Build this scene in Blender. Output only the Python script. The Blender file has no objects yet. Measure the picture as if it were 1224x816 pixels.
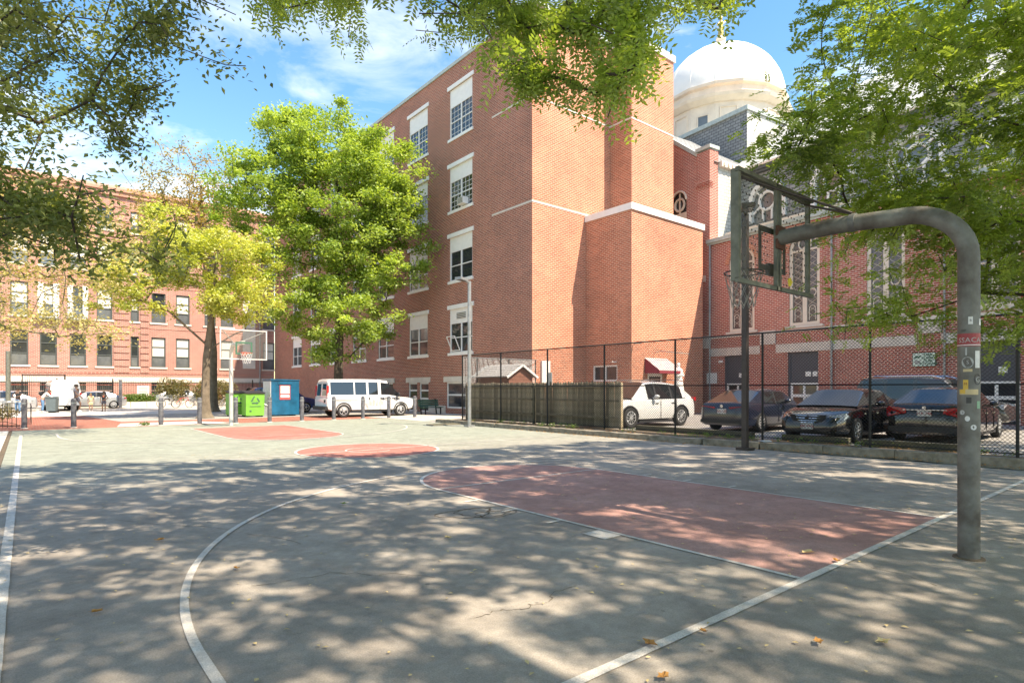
import bpy, bmesh, math, random
import numpy as np
from mathutils import Vector, Matrix
R = math.radians
random.seed(7)
SC = bpy.context.scene
COL = SC.collection

# ------------------------------------------------------------------ camera, sky, sun, exposure
CAM = Vector((-6.907, -2.272, 1.608)); YAW = R(39.435); FPX = 705.4
cam = bpy.data.cameras.new('camera'); camo = bpy.data.objects.new('camera', cam); COL.objects.link(camo)
camo.location = CAM; camo.rotation_euler = (R(90), 0, -YAW)
cam.sensor_width = 36; cam.lens = 36*FPX/1224; cam.shift_y = 56.1/1224; cam.clip_end = 3000; cam.clip_start = .05
SC.camera = camo
SUN_TO = Vector((1.02, -3.35, 4.7)).normalized()     # towards the sun
sun_el = math.asin(SUN_TO.z); sun_az = math.atan2(SUN_TO.x, SUN_TO.y)
W = bpy.data.worlds.new('World'); SC.world = W; W.use_nodes = True
nt = W.node_tree; nt.nodes.clear()
out = nt.nodes.new('ShaderNodeOutputWorld'); bg = nt.nodes.new('ShaderNodeBackground')
sky = nt.nodes.new('ShaderNodeTexSky'); sky.sky_type = 'NISHITA'; sky.sun_disc = False
sky.sun_elevation = sun_el; sky.sun_rotation = sun_az; sky.altitude = 0; sky.air_density = 1.35; sky.dust_density = .3; sky.ozone_density = 2.2
bg.inputs['Strength'].default_value = .14
tc = nt.nodes.new('ShaderNodeTexCoord'); mp = nt.nodes.new('ShaderNodeMapping'); mp.inputs['Scale'].default_value = (1.3, 2.2, 4.6)
nz = nt.nodes.new('ShaderNodeTexNoise'); nz.inputs['Scale'].default_value = 1.9; nz.inputs['Detail'].default_value = 8; nz.inputs['Roughness'].default_value = .58
nz.inputs['Distortion'].default_value = .5
rp = nt.nodes.new('ShaderNodeValToRGB'); rp.color_ramp.elements[0].position = .46; rp.color_ramp.elements[1].position = .76
sep = nt.nodes.new('ShaderNodeSeparateXYZ'); mr = nt.nodes.new('ShaderNodeMapRange')
mr.inputs['From Min'].default_value = .62; mr.inputs['From Max'].default_value = .15; mr.inputs['To Min'].default_value = .45; mr.inputs['To Max'].default_value = 1.25
mul = nt.nodes.new('ShaderNodeMath'); mul.operation = 'MULTIPLY'; mul.use_clamp = True
hs = nt.nodes.new('ShaderNodeHueSaturation'); hs.inputs['Saturation'].default_value = 1.3; hs.inputs['Value'].default_value = 1.0
mix = nt.nodes.new('ShaderNodeMix'); mix.data_type = 'RGBA'; mix.inputs['B'].default_value = (7.0, 7.2, 7.6, 1)
L = nt.links.new
L(tc.outputs['Generated'], mp.inputs['Vector']); L(mp.outputs[0], nz.inputs['Vector']); L(nz.outputs['Fac'], rp.inputs['Fac'])
L(tc.outputs['Generated'], sep.inputs[0]); L(sep.outputs['Z'], mr.inputs['Value']); L(rp.outputs['Color'], mul.inputs[0]); L(mr.outputs[0], mul.inputs[1])
L(sky.outputs[0], hs.inputs['Color']); L(hs.outputs[0], mix.inputs['A']); L(mul.outputs[0], mix.inputs['Factor']); L(mix.outputs['Result'], bg.inputs['Color']); L(bg.outputs[0], out.inputs['Surface'])
sl = bpy.data.lights.new('sun', 'SUN'); sl.energy = 4.6; sl.angle = R(.6); sl.color = (1, .93, .82)
so = bpy.data.objects.new('sun', sl); COL.objects.link(so); so.rotation_euler = SUN_TO.to_track_quat('Z', 'Y').to_euler(); so.location = (0, -20, 30)
vs = SC.view_settings; vs.view_transform = 'Standard'; vs.look = 'None'; vs.exposure = 1.2; vs.gamma = 1; vs.use_curve_mapping = False
vs.use_white_balance = True; vs.white_balance_temperature = 7450; vs.white_balance_tint = 12
SC.cycles.max_bounces = 6; SC.cycles.transparent_max_bounces = 12

# ------------------------------------------------------------------ helpers
def V(*a): return Vector(a)
def cam_pt(u, v, d):                       # photogrammetry: picture point at a depth -> world point
    r = (u-612)/FPX; s, c = math.sin(YAW), math.cos(YAW)
    return Vector((CAM.x+d*(s+r*c), CAM.y+d*(c-r*s), CAM.z+(464.1-v)/FPX*d))
def cam_px(P):
    s, c = math.sin(YAW), math.cos(YAW); dx, dy = P[0]-CAM.x, P[1]-CAM.y
    d = dx*s+dy*c; l = dx*c-dy*s
    if d < .05: return None
    return 612+FPX*l/d, 464.1-FPX*(P[2]-CAM.z)/d, d

class MB:
    def __init__(s): s.v = []; s.f = []; s.m = []; s.st = []
    def add(s, vs, fs, m=0):
        s.st.append((len(s.v), len(s.f))); n = len(s.v); s.v += [tuple(p) for p in vs]; s.f += [tuple(i+n for i in f) for f in fs]; s.m += [m]*len(fs)
    def box(s, x0, x1, y0, y1, z0, z1, m=0):
        s.add([(x0,y0,z0),(x1,y0,z0),(x1,y1,z0),(x0,y1,z0),(x0,y0,z1),(x1,y0,z1),(x1,y1,z1),(x0,y1,z1)],
              [(0,3,2,1),(4,5,6,7),(0,1,5,4),(1,2,6,5),(2,3,7,6),(3,0,4,7)], m); return s
    def quad(s, a, b, c, d, m=0): s.add([a,b,c,d], [(0,1,2,3)], m); return s
    def poly(s, pts, m=0): s.add(pts, [tuple(range(len(pts)))], m); return s
    def prism(s, pts, off, m=0):           # polygon pts (3d) swept by off
        n = len(pts); off = Vector(off); q = [Vector(p)+off for p in pts]
        s.add(list(pts)+q, [tuple(range(n-1,-1,-1)), tuple(range(n,2*n))]+[(i,(i+1)%n,(i+1)%n+n,i+n) for i in range(n)], m); return s
    def tube(s, pts, r, n=8, m=0, cap=True):
        pts = [Vector(p) for p in pts]; k = len(pts); rr = r if hasattr(r, '__len__') else [r]*k
        vs = []; fs = []; ref = None
        for i, p in enumerate(pts):
            t = (pts[min(i+1,k-1)]-pts[max(i-1,0)]).normalized()
            if ref is None:
                ref = t.orthogonal().normalized()
                if abs(t.z) > .9: ref = Vector((1,0,0))
            a = (ref-t*ref.dot(t)).normalized(); ref = a; b = t.cross(a)
            for j in range(n):
                an = 2*math.pi*j/n; vs.append(p+(a*math.cos(an)+b*math.sin(an))*rr[i])
        for i in range(k-1):
            for j in range(n):
                fs.append((i*n+j, i*n+(j+1)%n, (i+1)*n+(j+1)%n, (i+1)*n+j))
        if cap: fs.append(tuple(range(n-1,-1,-1))); fs.append(tuple((k-1)*n+j for j in range(n)))
        s.add(vs, fs, m); return s
    def bar(s, a, b, w, h, m=0, up=(0,0,1)):
        a, b = Vector(a), Vector(b); t = (b-a).normalized(); u = Vector(up)
        if abs(t.dot(u)) > .95: u = Vector((1,0,0))
        x = t.cross(u).normalized()*w/2; y = x.cross(t).normalized()*h/2
        s.add([a-x-y,a+x-y,a+x+y,a-x+y,b-x-y,b+x-y,b+x+y,b-x+y], [(0,3,2,1),(4,5,6,7),(0,1,5,4),(1,2,6,5),(2,3,7,6),(3,0,4,7)], m); return s
    def lathe(s, prof, n=16, c=(0,0), m=0, ang=0):
        vs = []; fs = []; k = len(prof)
        for r, z in prof:
            for j in range(n):
                a = 2*math.pi*j/n+ang; vs.append((c[0]+r*math.cos(a), c[1]+r*math.sin(a), z))
        for i in range(k-1):
            for j in range(n): fs.append((i*n+j, i*n+(j+1)%n, (i+1)*n+(j+1)%n, (i+1)*n+j))
        fs.append(tuple(range(n-1,-1,-1))); fs.append(tuple((k-1)*n+j for j in range(n)))
        s.add(vs, fs, m); return s
    def ellips(s, c, r, n=10, k=6, m=0):
        prof = []; vs = []; fs = []
        for i in range(1, k):
            th = math.pi*i/k
            for j in range(n):
                a = 2*math.pi*j/n; vs.append((c[0]+r[0]*math.sin(th)*math.cos(a), c[1]+r[1]*math.sin(th)*math.sin(a), c[2]-r[2]*math.cos(th)))
        b = len(vs); vs += [(c[0],c[1],c[2]-r[2]), (c[0],c[1],c[2]+r[2])]
        for i in range(k-2):
            for j in range(n): fs.append((i*n+j, i*n+(j+1)%n, (i+1)*n+(j+1)%n, (i+1)*n+j))
        for j in range(n): fs.append((b, (j+1)%n, j)); fs.append((b+1, (k-2)*n+j, (k-2)*n+(j+1)%n))
        s.add(vs, fs, m); return s
    def mesh(s, name, mats, smooth=False, off=(0,0,0), fix=True, uv=True):
        me = bpy.data.meshes.new(name)
        vs = s.v if off == (0,0,0) else [(p[0]-off[0], p[1]-off[1], p[2]-off[2]) for p in s.v]
        me.from_pydata(vs, [], s.f)
        for m in (mats if isinstance(mats, (list, tuple)) else [mats]): me.materials.append(m)
        me.polygons.foreach_set('material_index', s.m)
        if fix:
            bm = bmesh.new(); bm.from_mesh(me); bmesh.ops.recalc_face_normals(bm, faces=bm.faces); bm.to_mesh(me); bm.free()
        if uv: box_uv(me)
        if smooth:
            me.polygons.foreach_set('use_smooth', [True]*len(me.polygons)); me.set_sharp_from_angle(angle=R(38))
        me.update(); return me
    def build(s, name, mats, parent=None, smooth=False, off=(0,0,0), fix=True, uv=True, loc=None, rot=None):
        o = bpy.data.objects.new(name, s.mesh(name, mats, smooth, off, fix, uv)); COL.objects.link(o)
        if parent is not None: o.parent = parent
        if loc is not None: o.location = loc
        if rot is not None: o.rotation_euler = rot
        return o

def build_each(mb, name, mats, parent=None, smooth=False, off=(0,0,0), **k):
    st = mb.st+[(len(mb.v), len(mb.f))]; out_ = []
    for (a, f0), (b, f1) in zip(st[:-1], st[1:]):
        q = MB(); q.v = mb.v[a:b]; q.f = [tuple(i-a for i in f) for f in mb.f[f0:f1]]; q.m = mb.m[f0:f1]; out_.append(q.build(name, mats, parent, smooth, off, **k))
    return out_

def box_uv(me):
    n = len(me.loops)
    if n == 0: return
    uv = me.uv_layers.new(name='UVMap')
    co = np.empty(len(me.vertices)*3); me.vertices.foreach_get('co', co); co = co.reshape(-1,3)
    vi = np.empty(n, dtype=np.int32); me.loops.foreach_get('vertex_index', vi)
    nr = np.empty(len(me.polygons)*3); me.polygons.foreach_get('normal', nr); nr = np.abs(nr.reshape(-1,3))
    tot = np.empty(len(me.polygons), dtype=np.int32); me.polygons.foreach_get('loop_total', tot)
    ax = np.repeat(np.argmax(nr, axis=1), tot); p = co[vi]
    U = np.where(ax == 0, p[:,1], p[:,0]); Vv = np.where(ax == 2, p[:,1], p[:,2])
    uv.data.foreach_set('uv', np.stack([U, Vv], 1).ravel())

def place(me, name, parent=None, loc=(0,0,0), rot=(0,0,0), scale=None):
    o = bpy.data.objects.new(name, me); COL.objects.link(o); o.parent = parent; o.location = loc; o.rotation_euler = rot
    if scale: o.scale = scale
    return o
def thing(name, label, cat, loc=(0,0,0), rz=0, group=None):
    o = bpy.data.objects.new(name, None); COL.objects.link(o); o.location = loc; o.rotation_euler = (0,0,rz); o.empty_display_size = .2
    tag(o, label, cat, group); return o
def tag(o, label=None, cat=None, group=None, kind=None):
    if label: o['label'] = label
    if cat: o['category'] = cat
    if group: o['group'] = group
    if kind: o['kind'] = kind
    return o
def copy_tree(o, parent=None, loc=None, rz=None, label=None):
    kids = [k for k in ALLKIDS(o)]
    c = o.copy(); COL.objects.link(c); c.parent = parent
    if loc is not None: c.location = loc
    if rz is not None: c.rotation_euler = (0,0,rz)
    if label: c['label'] = label
    for k in kids: copy_tree(k, c)
    return c
def ALLKIDS(o): return [x for x in list(COL.objects) if x.parent == o]

# ------------------------------------------------------------------ materials
def mat(name, col, rough=.8, metal=0, var=.12, vscale=6., bump=0., bscale=40., spec=.5, coat=0, coord='Object', col2=None, trans=0, detail=4, emis=None):
    m = bpy.data.materials.new(name); m.use_nodes = True; nt = m.node_tree; b = nt.nodes['Principled BSDF']
    b.inputs['Roughness'].default_value = rough; b.inputs['Metallic'].default_value = metal; b.inputs['Specular IOR Level'].default_value = spec
    if coat: b.inputs['Coat Weight'].default_value = coat; b.inputs['Coat Roughness'].default_value = .04
    c = list(col)+[1]; tcn = nt.nodes.new('ShaderNodeTexCoord')
    if var > 0:
        n = nt.nodes.new('ShaderNodeTexNoise'); n.inputs['Scale'].default_value = vscale; n.inputs['Detail'].default_value = detail; n.inputs['Roughness'].default_value = .6
        nt.links.new(tcn.outputs[coord], n.inputs['Vector'])
        r = nt.nodes.new('ShaderNodeValToRGB'); e = r.color_ramp.elements; e[0].position = .3; e[1].position = .7
        if col2: e[0].color = list(col2)+[1]; e[1].color = c
        else:
            e[0].color = [x*(1-var) for x in col]+[1]; e[1].color = [min(1, x*(1+var)) for x in col]+[1]
        nt.links.new(n.outputs['Fac'], r.inputs['Fac']); nt.links.new(r.outputs['Color'], b.inputs['Base Color'])
    else: b.inputs['Base Color'].default_value = c
    if bump:
        n2 = nt.nodes.new('ShaderNodeTexNoise'); n2.inputs['Scale'].default_value = bscale; n2.inputs['Detail'].default_value = 6
        nt.links.new(tcn.outputs[coord], n2.inputs['Vector'])
        bp = nt.nodes.new('ShaderNodeBump'); bp.inputs['Strength'].default_value = bump; bp.inputs['Distance'].default_value = .02
        nt.links.new(n2.outputs['Fac'], bp.inputs['Height']); nt.links.new(bp.outputs[0], b.inputs['Normal'])
    if trans: b.inputs['Transmission Weight'].default_value = trans
    return m

def brick_mat(name, c1, c2, mortar, bw=.22, rh=.075, ms=.011, stain=.18, offset=.5, bump=.25, hi=None, rough=.9):
    m = bpy.data.materials.new(name); m.use_nodes = True; nt = m.node_tree; b = nt.nodes['Principled BSDF']; b.inputs['Roughness'].default_value = rough
    b.inputs['Specular IOR Level'].default_value = .25
    uv = nt.nodes.new('ShaderNodeUVMap'); uv.uv_map = 'UVMap'
    br = nt.nodes.new('ShaderNodeTexBrick'); br.offset = offset
    br.inputs['Color1'].default_value = (*c1,1); br.inputs['Color2'].default_value = (*c2,1); br.inputs['Mortar'].default_value = (*mortar,1)
    br.inputs['Scale'].default_value = 1; br.inputs['Mortar Size'].default_value = ms; br.inputs['Brick Width'].default_value = bw; br.inputs['Row Height'].default_value = rh
    br.inputs['Mortar Smooth'].default_value = .1; br.inputs['Bias'].default_value = 0
    n = nt.nodes.new('ShaderNodeTexNoise'); n.inputs['Scale'].default_value = .35; n.inputs['Detail'].default_value = 8; n.inputs['Roughness'].default_value = .65
    n.inputs['Distortion'].default_value = .4
    mr = nt.nodes.new('ShaderNodeMapRange'); mr.inputs['From Min'].default_value = .25; mr.inputs['From Max'].default_value = .75
    mr.inputs['To Min'].default_value = 1-stain; mr.inputs['To Max'].default_value = 1+stain
    vm = nt.nodes.new('ShaderNodeVectorMath'); vm.operation = 'SCALE'
    l = nt.links.new; l(uv.outputs[0], br.inputs['Vector']); l(uv.outputs[0], n.inputs['Vector']); l(n.outputs['Fac'], mr.inputs['Value'])
    l(br.outputs['Color'], vm.inputs[0]); l(mr.outputs[0], vm.inputs['Scale']); l(vm.outputs[0], b.inputs['Base Color'])
    bp = nt.nodes.new('ShaderNodeBump'); bp.inputs['Strength'].default_value = bump; bp.inputs['Distance'].default_value = .01; bp.invert = True
    l(br.outputs['Fac'], bp.inputs['Height']); l(bp.outputs[0], b.inputs['Normal'])
    return m

def leaf_mat(name, cols, trans=.5, rough=.55, vs=.35):
    m = bpy.data.materials.new(name); m.use_nodes = True; nt = m.node_tree; nt.nodes.remove(nt.nodes['Principled BSDF']); o = nt.nodes['Material Output']
    g = nt.nodes.new('ShaderNodeNewGeometry'); tcn = nt.nodes.new('ShaderNodeTexCoord')
    n = nt.nodes.new('ShaderNodeTexNoise'); n.inputs['Scale'].default_value = vs; n.inputs['Detail'].default_value = 3
    nt.links.new(tcn.outputs['Object'], n.inputs['Vector'])
    ad = nt.nodes.new('ShaderNodeMath'); ad.operation = 'MULTIPLY_ADD'; ad.inputs[1].default_value = .42
    nt.links.new(g.outputs['Random Per Island'], ad.inputs[0])
    m2 = nt.nodes.new('ShaderNodeMath'); m2.operation = 'MULTIPLY_ADD'; m2.inputs[1].default_value = 1.5; m2.inputs[2].default_value = -.46
    nt.links.new(n.outputs['Fac'], m2.inputs[0]); nt.links.new(m2.outputs[0], ad.inputs[2])
    r = nt.nodes.new('ShaderNodeValToRGB'); els = r.color_ramp.elements
    for i, c in enumerate(cols):
        p = i/(len(cols)-1)
        e = els[0] if i == 0 else (els[1] if i == len(cols)-1 else els.new(p)); e.position = p; e.color = (*c, 1)
    nt.links.new(ad.outputs[0], r.inputs['Fac'])
    d = nt.nodes.new('ShaderNodeBsdfDiffuse'); t = nt.nodes.new('ShaderNodeBsdfTranslucent'); gl = nt.nodes.new('ShaderNodeBsdfGlossy'); gl.inputs['Roughness'].default_value = rough
    tcx = nt.nodes.new('ShaderNodeMix'); tcx.data_type = 'RGBA'; tcx.blend_type = 'MULTIPLY'; tcx.inputs['Factor'].default_value = 1; tcx.inputs['B'].default_value = (1.5, 1.45, .55, 1)
    nt.links.new(r.outputs[0], d.inputs[0]); nt.links.new(r.outputs[0], tcx.inputs['A']); nt.links.new(tcx.outputs['Result'], t.inputs[0])
    mx = nt.nodes.new('ShaderNodeMixShader'); mx.inputs[0].default_value = trans; mx2 = nt.nodes.new('ShaderNodeMixShader'); mx2.inputs[0].default_value = .05
    nt.links.new(d.outputs[0], mx.inputs[1]); nt.links.new(t.outputs[0], mx.inputs[2]); nt.links.new(mx.outputs[0], mx2.inputs[1]); nt.links.new(gl.outputs[0], mx2.inputs[2])
    nt.links.new(mx2.outputs[0], o.inputs['Surface'])
    return m

M = {}
M['brick'] = brick_mat('red_brick', (.37,.105,.066), (.22,.06,.044), (.48,.34,.26), bw=.29, rh=.1, ms=.016)
M['brick_new'] = brick_mat('orange_brick', (.52,.155,.082), (.33,.09,.05), (.56,.38,.27), bw=.29, rh=.1, ms=.017, stain=.22)
M['brick_church'] = brick_mat('church_brick', (.43,.10,.068), (.28,.06,.043), (.56,.40,.33), bw=.29, rh=.1, ms=.018)
M['brick_row'] = brick_mat('pink_brick', (.40,.16,.12), (.30,.11,.085), (.46,.34,.28), bw=.3, rh=.11, ms=.018, stain=.14)
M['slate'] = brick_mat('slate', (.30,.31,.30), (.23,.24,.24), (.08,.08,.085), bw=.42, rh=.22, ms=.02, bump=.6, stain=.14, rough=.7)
M['slate_sunlit'] = brick_mat('sunlit_slate', (.60,.60,.55), (.50,.50,.46), (.3,.3,.28), bw=.42, rh=.22, ms=.018, bump=.6, stain=.1, rough=.6)  # slate of the sunny faces, sunlight mixed into a paler colour
M['stone'] = mat('limestone', (.60,.54,.47), .85, var=.12, vscale=2, bump=.2)
M['white'] = mat('white_paint', (.78,.76,.72), .5, var=.05, vscale=3)
M['cream'] = mat('cream_stone', (.70,.60,.49), .8, var=.1, vscale=1.2)
M['dome'] = mat('dome_white', (.80,.78,.74), .85, var=.05, vscale=.6, spec=.2)
M['gold'] = mat('old_gold', (.5,.36,.12), .4, .7, var=.3, vscale=9)
M['copper'] = mat('pale_copper_trim', (.42,.47,.43), .6, .1, var=.15)
def glass_mat(name, col, rough=.06):
    m = mat(name, col, rough, 0, var=.25, vscale=.9, spec=.9, detail=2); return m
M['glass'] = glass_mat('window_glass', (.03,.035,.04))
M['glass_grey'] = glass_mat('window_glass_pale', (.12,.13,.135))
M['blind'] = mat('window_blind', (.62,.60,.52), .7, var=.05)
M['shade'] = mat('green_shade', (.33,.36,.24), .8, var=.1)
M['dark_frame'] = mat('dark_frame', (.07,.08,.075), .6)
M['grey_door'] = mat('grey_door', (.075,.078,.09), .6, var=.06)
M['lead'] = mat('lead_glass', (.06,.055,.06), .2, var=.6, vscale=14, col2=(.16,.12,.11))
M['steel'] = mat('grey_steel', (.16,.165,.16), .55, .5, var=.35, vscale=7, bump=.1, bscale=60)
M['hoopsteel'] = mat('weathered_pipe', (.30,.31,.29), .62, .25, var=.0, vscale=5, bump=.18, bscale=30, col2=(.14,.12,.10))
_m = M['hoopsteel']
M['hoopsteel'] = mat('weathered_pipe', (.21,.215,.195), .6, .25, var=.5, vscale=3.6, bump=.22, bscale=45, col2=(.065,.052,.04), detail=9)
M['olive'] = mat('olive_steel', (.15,.155,.125), .5, .3, var=.3, vscale=9, bump=.1, bscale=80)
M['rust'] = mat('rust', (.10,.045,.03), .9, var=.4, vscale=30)
M['rim'] = mat('orange_rim', (.5,.12,.07), .6, .2)
M['net'] = mat('net_chain', (.28,.28,.26), .5, .5)
M['whitesteel'] = mat('white_steel', (.55,.54,.51), .5, .1, var=.12, vscale=5)
M['darksteel'] = mat('dark_bronze', (.045,.035,.032), .5, .3, var=.25, vscale=8)
M['black'] = mat('black_metal', (.012,.013,.014), .5, .3, var=.2)
M['plastic'] = mat('black_plastic', (.018,.018,.02), .55)
M['galv'] = mat('galvanised', (.30,.31,.31), .45, .5, var=.25, vscale=8)
M['bollard'] = mat('bollard_paint', (.17,.17,.18), .7, .1, var=.5, vscale=7, col2=(.05,.05,.06), bump=.3, bscale=50, detail=8)
M['wood'] = mat('mossy_wood', (.36,.29,.20), .9, var=.4, vscale=5, bump=.4, bscale=30, col2=(.17,.145,.09), detail=8)
_nt = M['wood'].node_tree; _oi = _nt.nodes.new('ShaderNodeObjectInfo'); _mr = _nt.nodes.new('ShaderNodeMapRange'); _mr.inputs['To Min'].default_value = .6; _mr.inputs['To Max'].default_value = 1.45
_vm = _nt.nodes.new('ShaderNodeVectorMath'); _vm.operation = 'SCALE'; _b = _nt.nodes['Principled BSDF']; _src = _b.inputs['Base Color'].links[0].from_socket
_nt.links.new(_oi.outputs['Random'], _mr.inputs['Value']); _nt.links.new(_src, _vm.inputs[0]); _nt.links.new(_mr.outputs[0], _vm.inputs['Scale']); _nt.links.new(_vm.outputs[0], _b.inputs['Base Color'])
M['timber'] = mat('weathered_timber', (.17,.15,.10), .9, var=.3, vscale=4, bump=.3, col2=(.09,.085,.055))
M['bark'] = mat('bark', (.12,.095,.07), .95, var=.5, vscale=6, bump=.9, bscale=18, col2=(.05,.04,.03), detail=9)
M['bark_pale'] = mat('pale_bark', (.21,.17,.12), .95, var=.5, vscale=3.5, bump=.8, bscale=14, col2=(.09,.072,.05), detail=9)
M['twig'] = mat('twig', (.05,.038,.03), .9, var=.3, vscale=10)
M['green_bin'] = mat('green_bin', (.15,.40,.05), .45, var=.12, vscale=3)
M['blue_bin'] = mat('blue_metal', (.006,.10,.19), .35, .1, var=.35, vscale=2.2, detail=7)
M['bench'] = mat('bench_green', (.03,.09,.06), .5)
M['awning'] = mat('red_awning', (.27,.035,.05), .85)
M['awning_top'] = mat('pink_awning', (.52,.37,.37), .85)  # paler and pinker than the red awning sides
M['concrete'] = mat('concrete', (.47,.43,.37), .9, var=.16, vscale=1.3, bump=.25, bscale=60, detail=9)
M['concrete2'] = mat('bright_concrete', (.55,.52,.46), .9, var=.1, vscale=1.3, bump=.2, bscale=60)
M['kerbstone'] = mat('granite_kerb', (.28,.25,.20), .95, var=.4, vscale=7, bump=.9, bscale=14, col2=(.13,.115,.085), detail=9)
M['lot'] = mat('parking_asphalt', (.26,.245,.225), .9, var=.18, vscale=2, bump=.3, bscale=150, detail=9)
M['street'] = mat('street_asphalt', (.33,.31,.28), .9, var=.12, vscale=1, bump=.2, bscale=120)
M['dirt'] = mat('soil', (.12,.09,.06), 1, var=.4, vscale=6, bump=.8, bscale=30)
M['paving'] = brick_mat('brick_paving', (.36,.12,.08), (.27,.09,.062), (.30,.23,.18), bw=.2, rh=.1, ms=.008, bump=.3)
M['roofing'] = mat('roof_membrane', (.3,.3,.29), .9)
M['shingle'] = mat('grey_shingle', (.42,.39,.36), .9, var=.2, vscale=12)
M['siding'] = mat('brown_siding', (.24,.105,.07), .8, var=.15)
M['skin'] = mat('skin', (.42,.24,.16), .6, var=.05); M['skin_dark'] = mat('dark_skin', (.13,.07,.045), .6, var=.05)
M['hair'] = mat('brown_hair', (.14,.045,.025), .7, var=.2, vscale=40); M['hair_black'] = mat('black_hair', (.015,.012,.01), .8)
M['hair_blond'] = mat('light_brown_hair', (.3,.19,.09), .7)
M['shirt_grey'] = mat('grey_shirt', (.09,.09,.11), .9); M['shirt_yellow'] = mat('pale_yellow_shirt', (.75,.68,.38), .9); M['shirt_black'] = mat('black_shirt', (.02,.02,.024), .9)
M['shirt_white'] = mat('white_shirt', (.7,.68,.66), .9); M['jeans'] = mat('blue_jeans', (.10,.20,.34), .9); M['shorts'] = mat('dark_shorts', (.05,.05,.07), .9)
M['red_logo'] = mat('red_print', (.5,.12,.06), .9); M['shoe_white'] = mat('white_shoe', (.6,.6,.6), .7)
M['tyre'] = mat('tyre', (.02,.02,.02), .85, bump=.2); M['rim_alloy'] = mat('alloy', (.62,.63,.64), .35, .6, var=.05)
M['carglass'] = mat('car_glass', (.012,.014,.016), .03, 0, var=0, spec=1.0)
M['chrome'] = mat('chrome', (.7,.7,.72), .12, 1, var=0)
M['headlight'] = mat('headlamp', (.45,.47,.5), .08, .3, var=.3, vscale=14); M['taillight'] = mat('tail_lamp', (.42,.012,.015), .12, 0, var=.3, vscale=12)
M['plate'] = mat('number_plate', (.6,.58,.56), .5); M['ink'] = mat('dark_ink', (.03,.03,.035), .6, var=0); M['ink_red'] = mat('red_ink', (.4,.03,.03), .6, var=0)
M['ink_green'] = mat('green_ink', (.04,.12,.07), .6, var=0); M['seam'] = mat('dark_seam', (.008,.008,.008), .9, var=0)
M['sign_mint'] = mat('mint_sign', (.58,.68,.58), .5, var=.05); M['paper'] = mat('paper', (.75,.74,.7), .7, var=.05)
M['hedge'] = leaf_mat('hedge_leaf', [(.05,.12,.02),(.10,.2,.035),(.22,.32,.06)])
M['drybush'] = leaf_mat('dry_bush_leaf', [(.07,.1,.03),(.14,.16,.06),(.32,.25,.13)])
M['maple'] = leaf_mat('maple_leaf', [(.10,.20,.03),(.20,.35,.045),(.34,.49,.08),(.49,.60,.15)], trans=.48)
M['yellowleaf'] = leaf_mat('yellow_leaf', [(.22,.31,.05),(.40,.46,.07),(.58,.57,.10),(.68,.66,.20)], trans=.45)
M['autumnleaf'] = leaf_mat('thin_autumn_leaf', [(.18,.22,.05),(.36,.33,.08),(.50,.32,.12)], trans=.45)
M['elmleaf'] = leaf_mat('elm_leaf', [(.05,.095,.025),(.10,.155,.04),(.17,.23,.06),(.28,.31,.11)], trans=.45, vs=.8)
M['locust'] = leaf_mat('locust_leaf', [(.08,.14,.03),(.15,.26,.045),(.28,.42,.07),(.44,.56,.13)], trans=.55, vs=.8)
M['ochreleaf'] = leaf_mat('ochre_leaf', [(.28,.26,.08),(.5,.42,.16),(.6,.5,.25)], trans=.4)
M['fallen'] = mat('fallen_leaf', (.42,.20,.05), .8, var=.3, vscale=20)
M['fallen_pale'] = mat('pale_fallen_leaf', (.55,.42,.20), .8, var=.3, vscale=20)
M['bike_red'] = mat('red_bike', (.5,.05,.05), .4); M['bike_grey'] = mat('grey_bike', (.4,.4,.42), .4, .4)
M['bin_grey'] = mat('grey_bin', (.10,.13,.14), .6)
M['terracotta'] = mat('terracotta_tile', (.45,.24,.17), .9, var=.2)

def paint(name, col, rough=.25, metal=.0, coat=1): return mat(name, col, rough, metal, var=.03, vscale=2, coat=coat)

# transparent backboard (real see-through sheet)
def clear_mat(name, col, alpha):
    m = bpy.data.materials.new(name); m.use_nodes = True; nt = m.node_tree; nt.nodes.remove(nt.nodes['Principled BSDF']); o = nt.nodes['Material Output']
    t = nt.nodes.new('ShaderNodeBsdfTransparent'); t.inputs[0].default_value = (*col,1); p = nt.nodes.new('ShaderNodeBsdfPrincipled')
    p.inputs['Base Color'].default_value = (.4,.4,.38,1); p.inputs['Roughness'].default_value = .12
    mx = nt.nodes.new('ShaderNodeMixShader'); mx.inputs[0].default_value = alpha
    nt.links.new(t.outputs[0], mx.inputs[1]); nt.links.new(p.outputs[0], mx.inputs[2]); nt.links.new(mx.outputs[0], o.inputs['Surface']); return m
M['clear'] = clear_mat('clear_board', (.95,.95,.93), .07)

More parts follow.
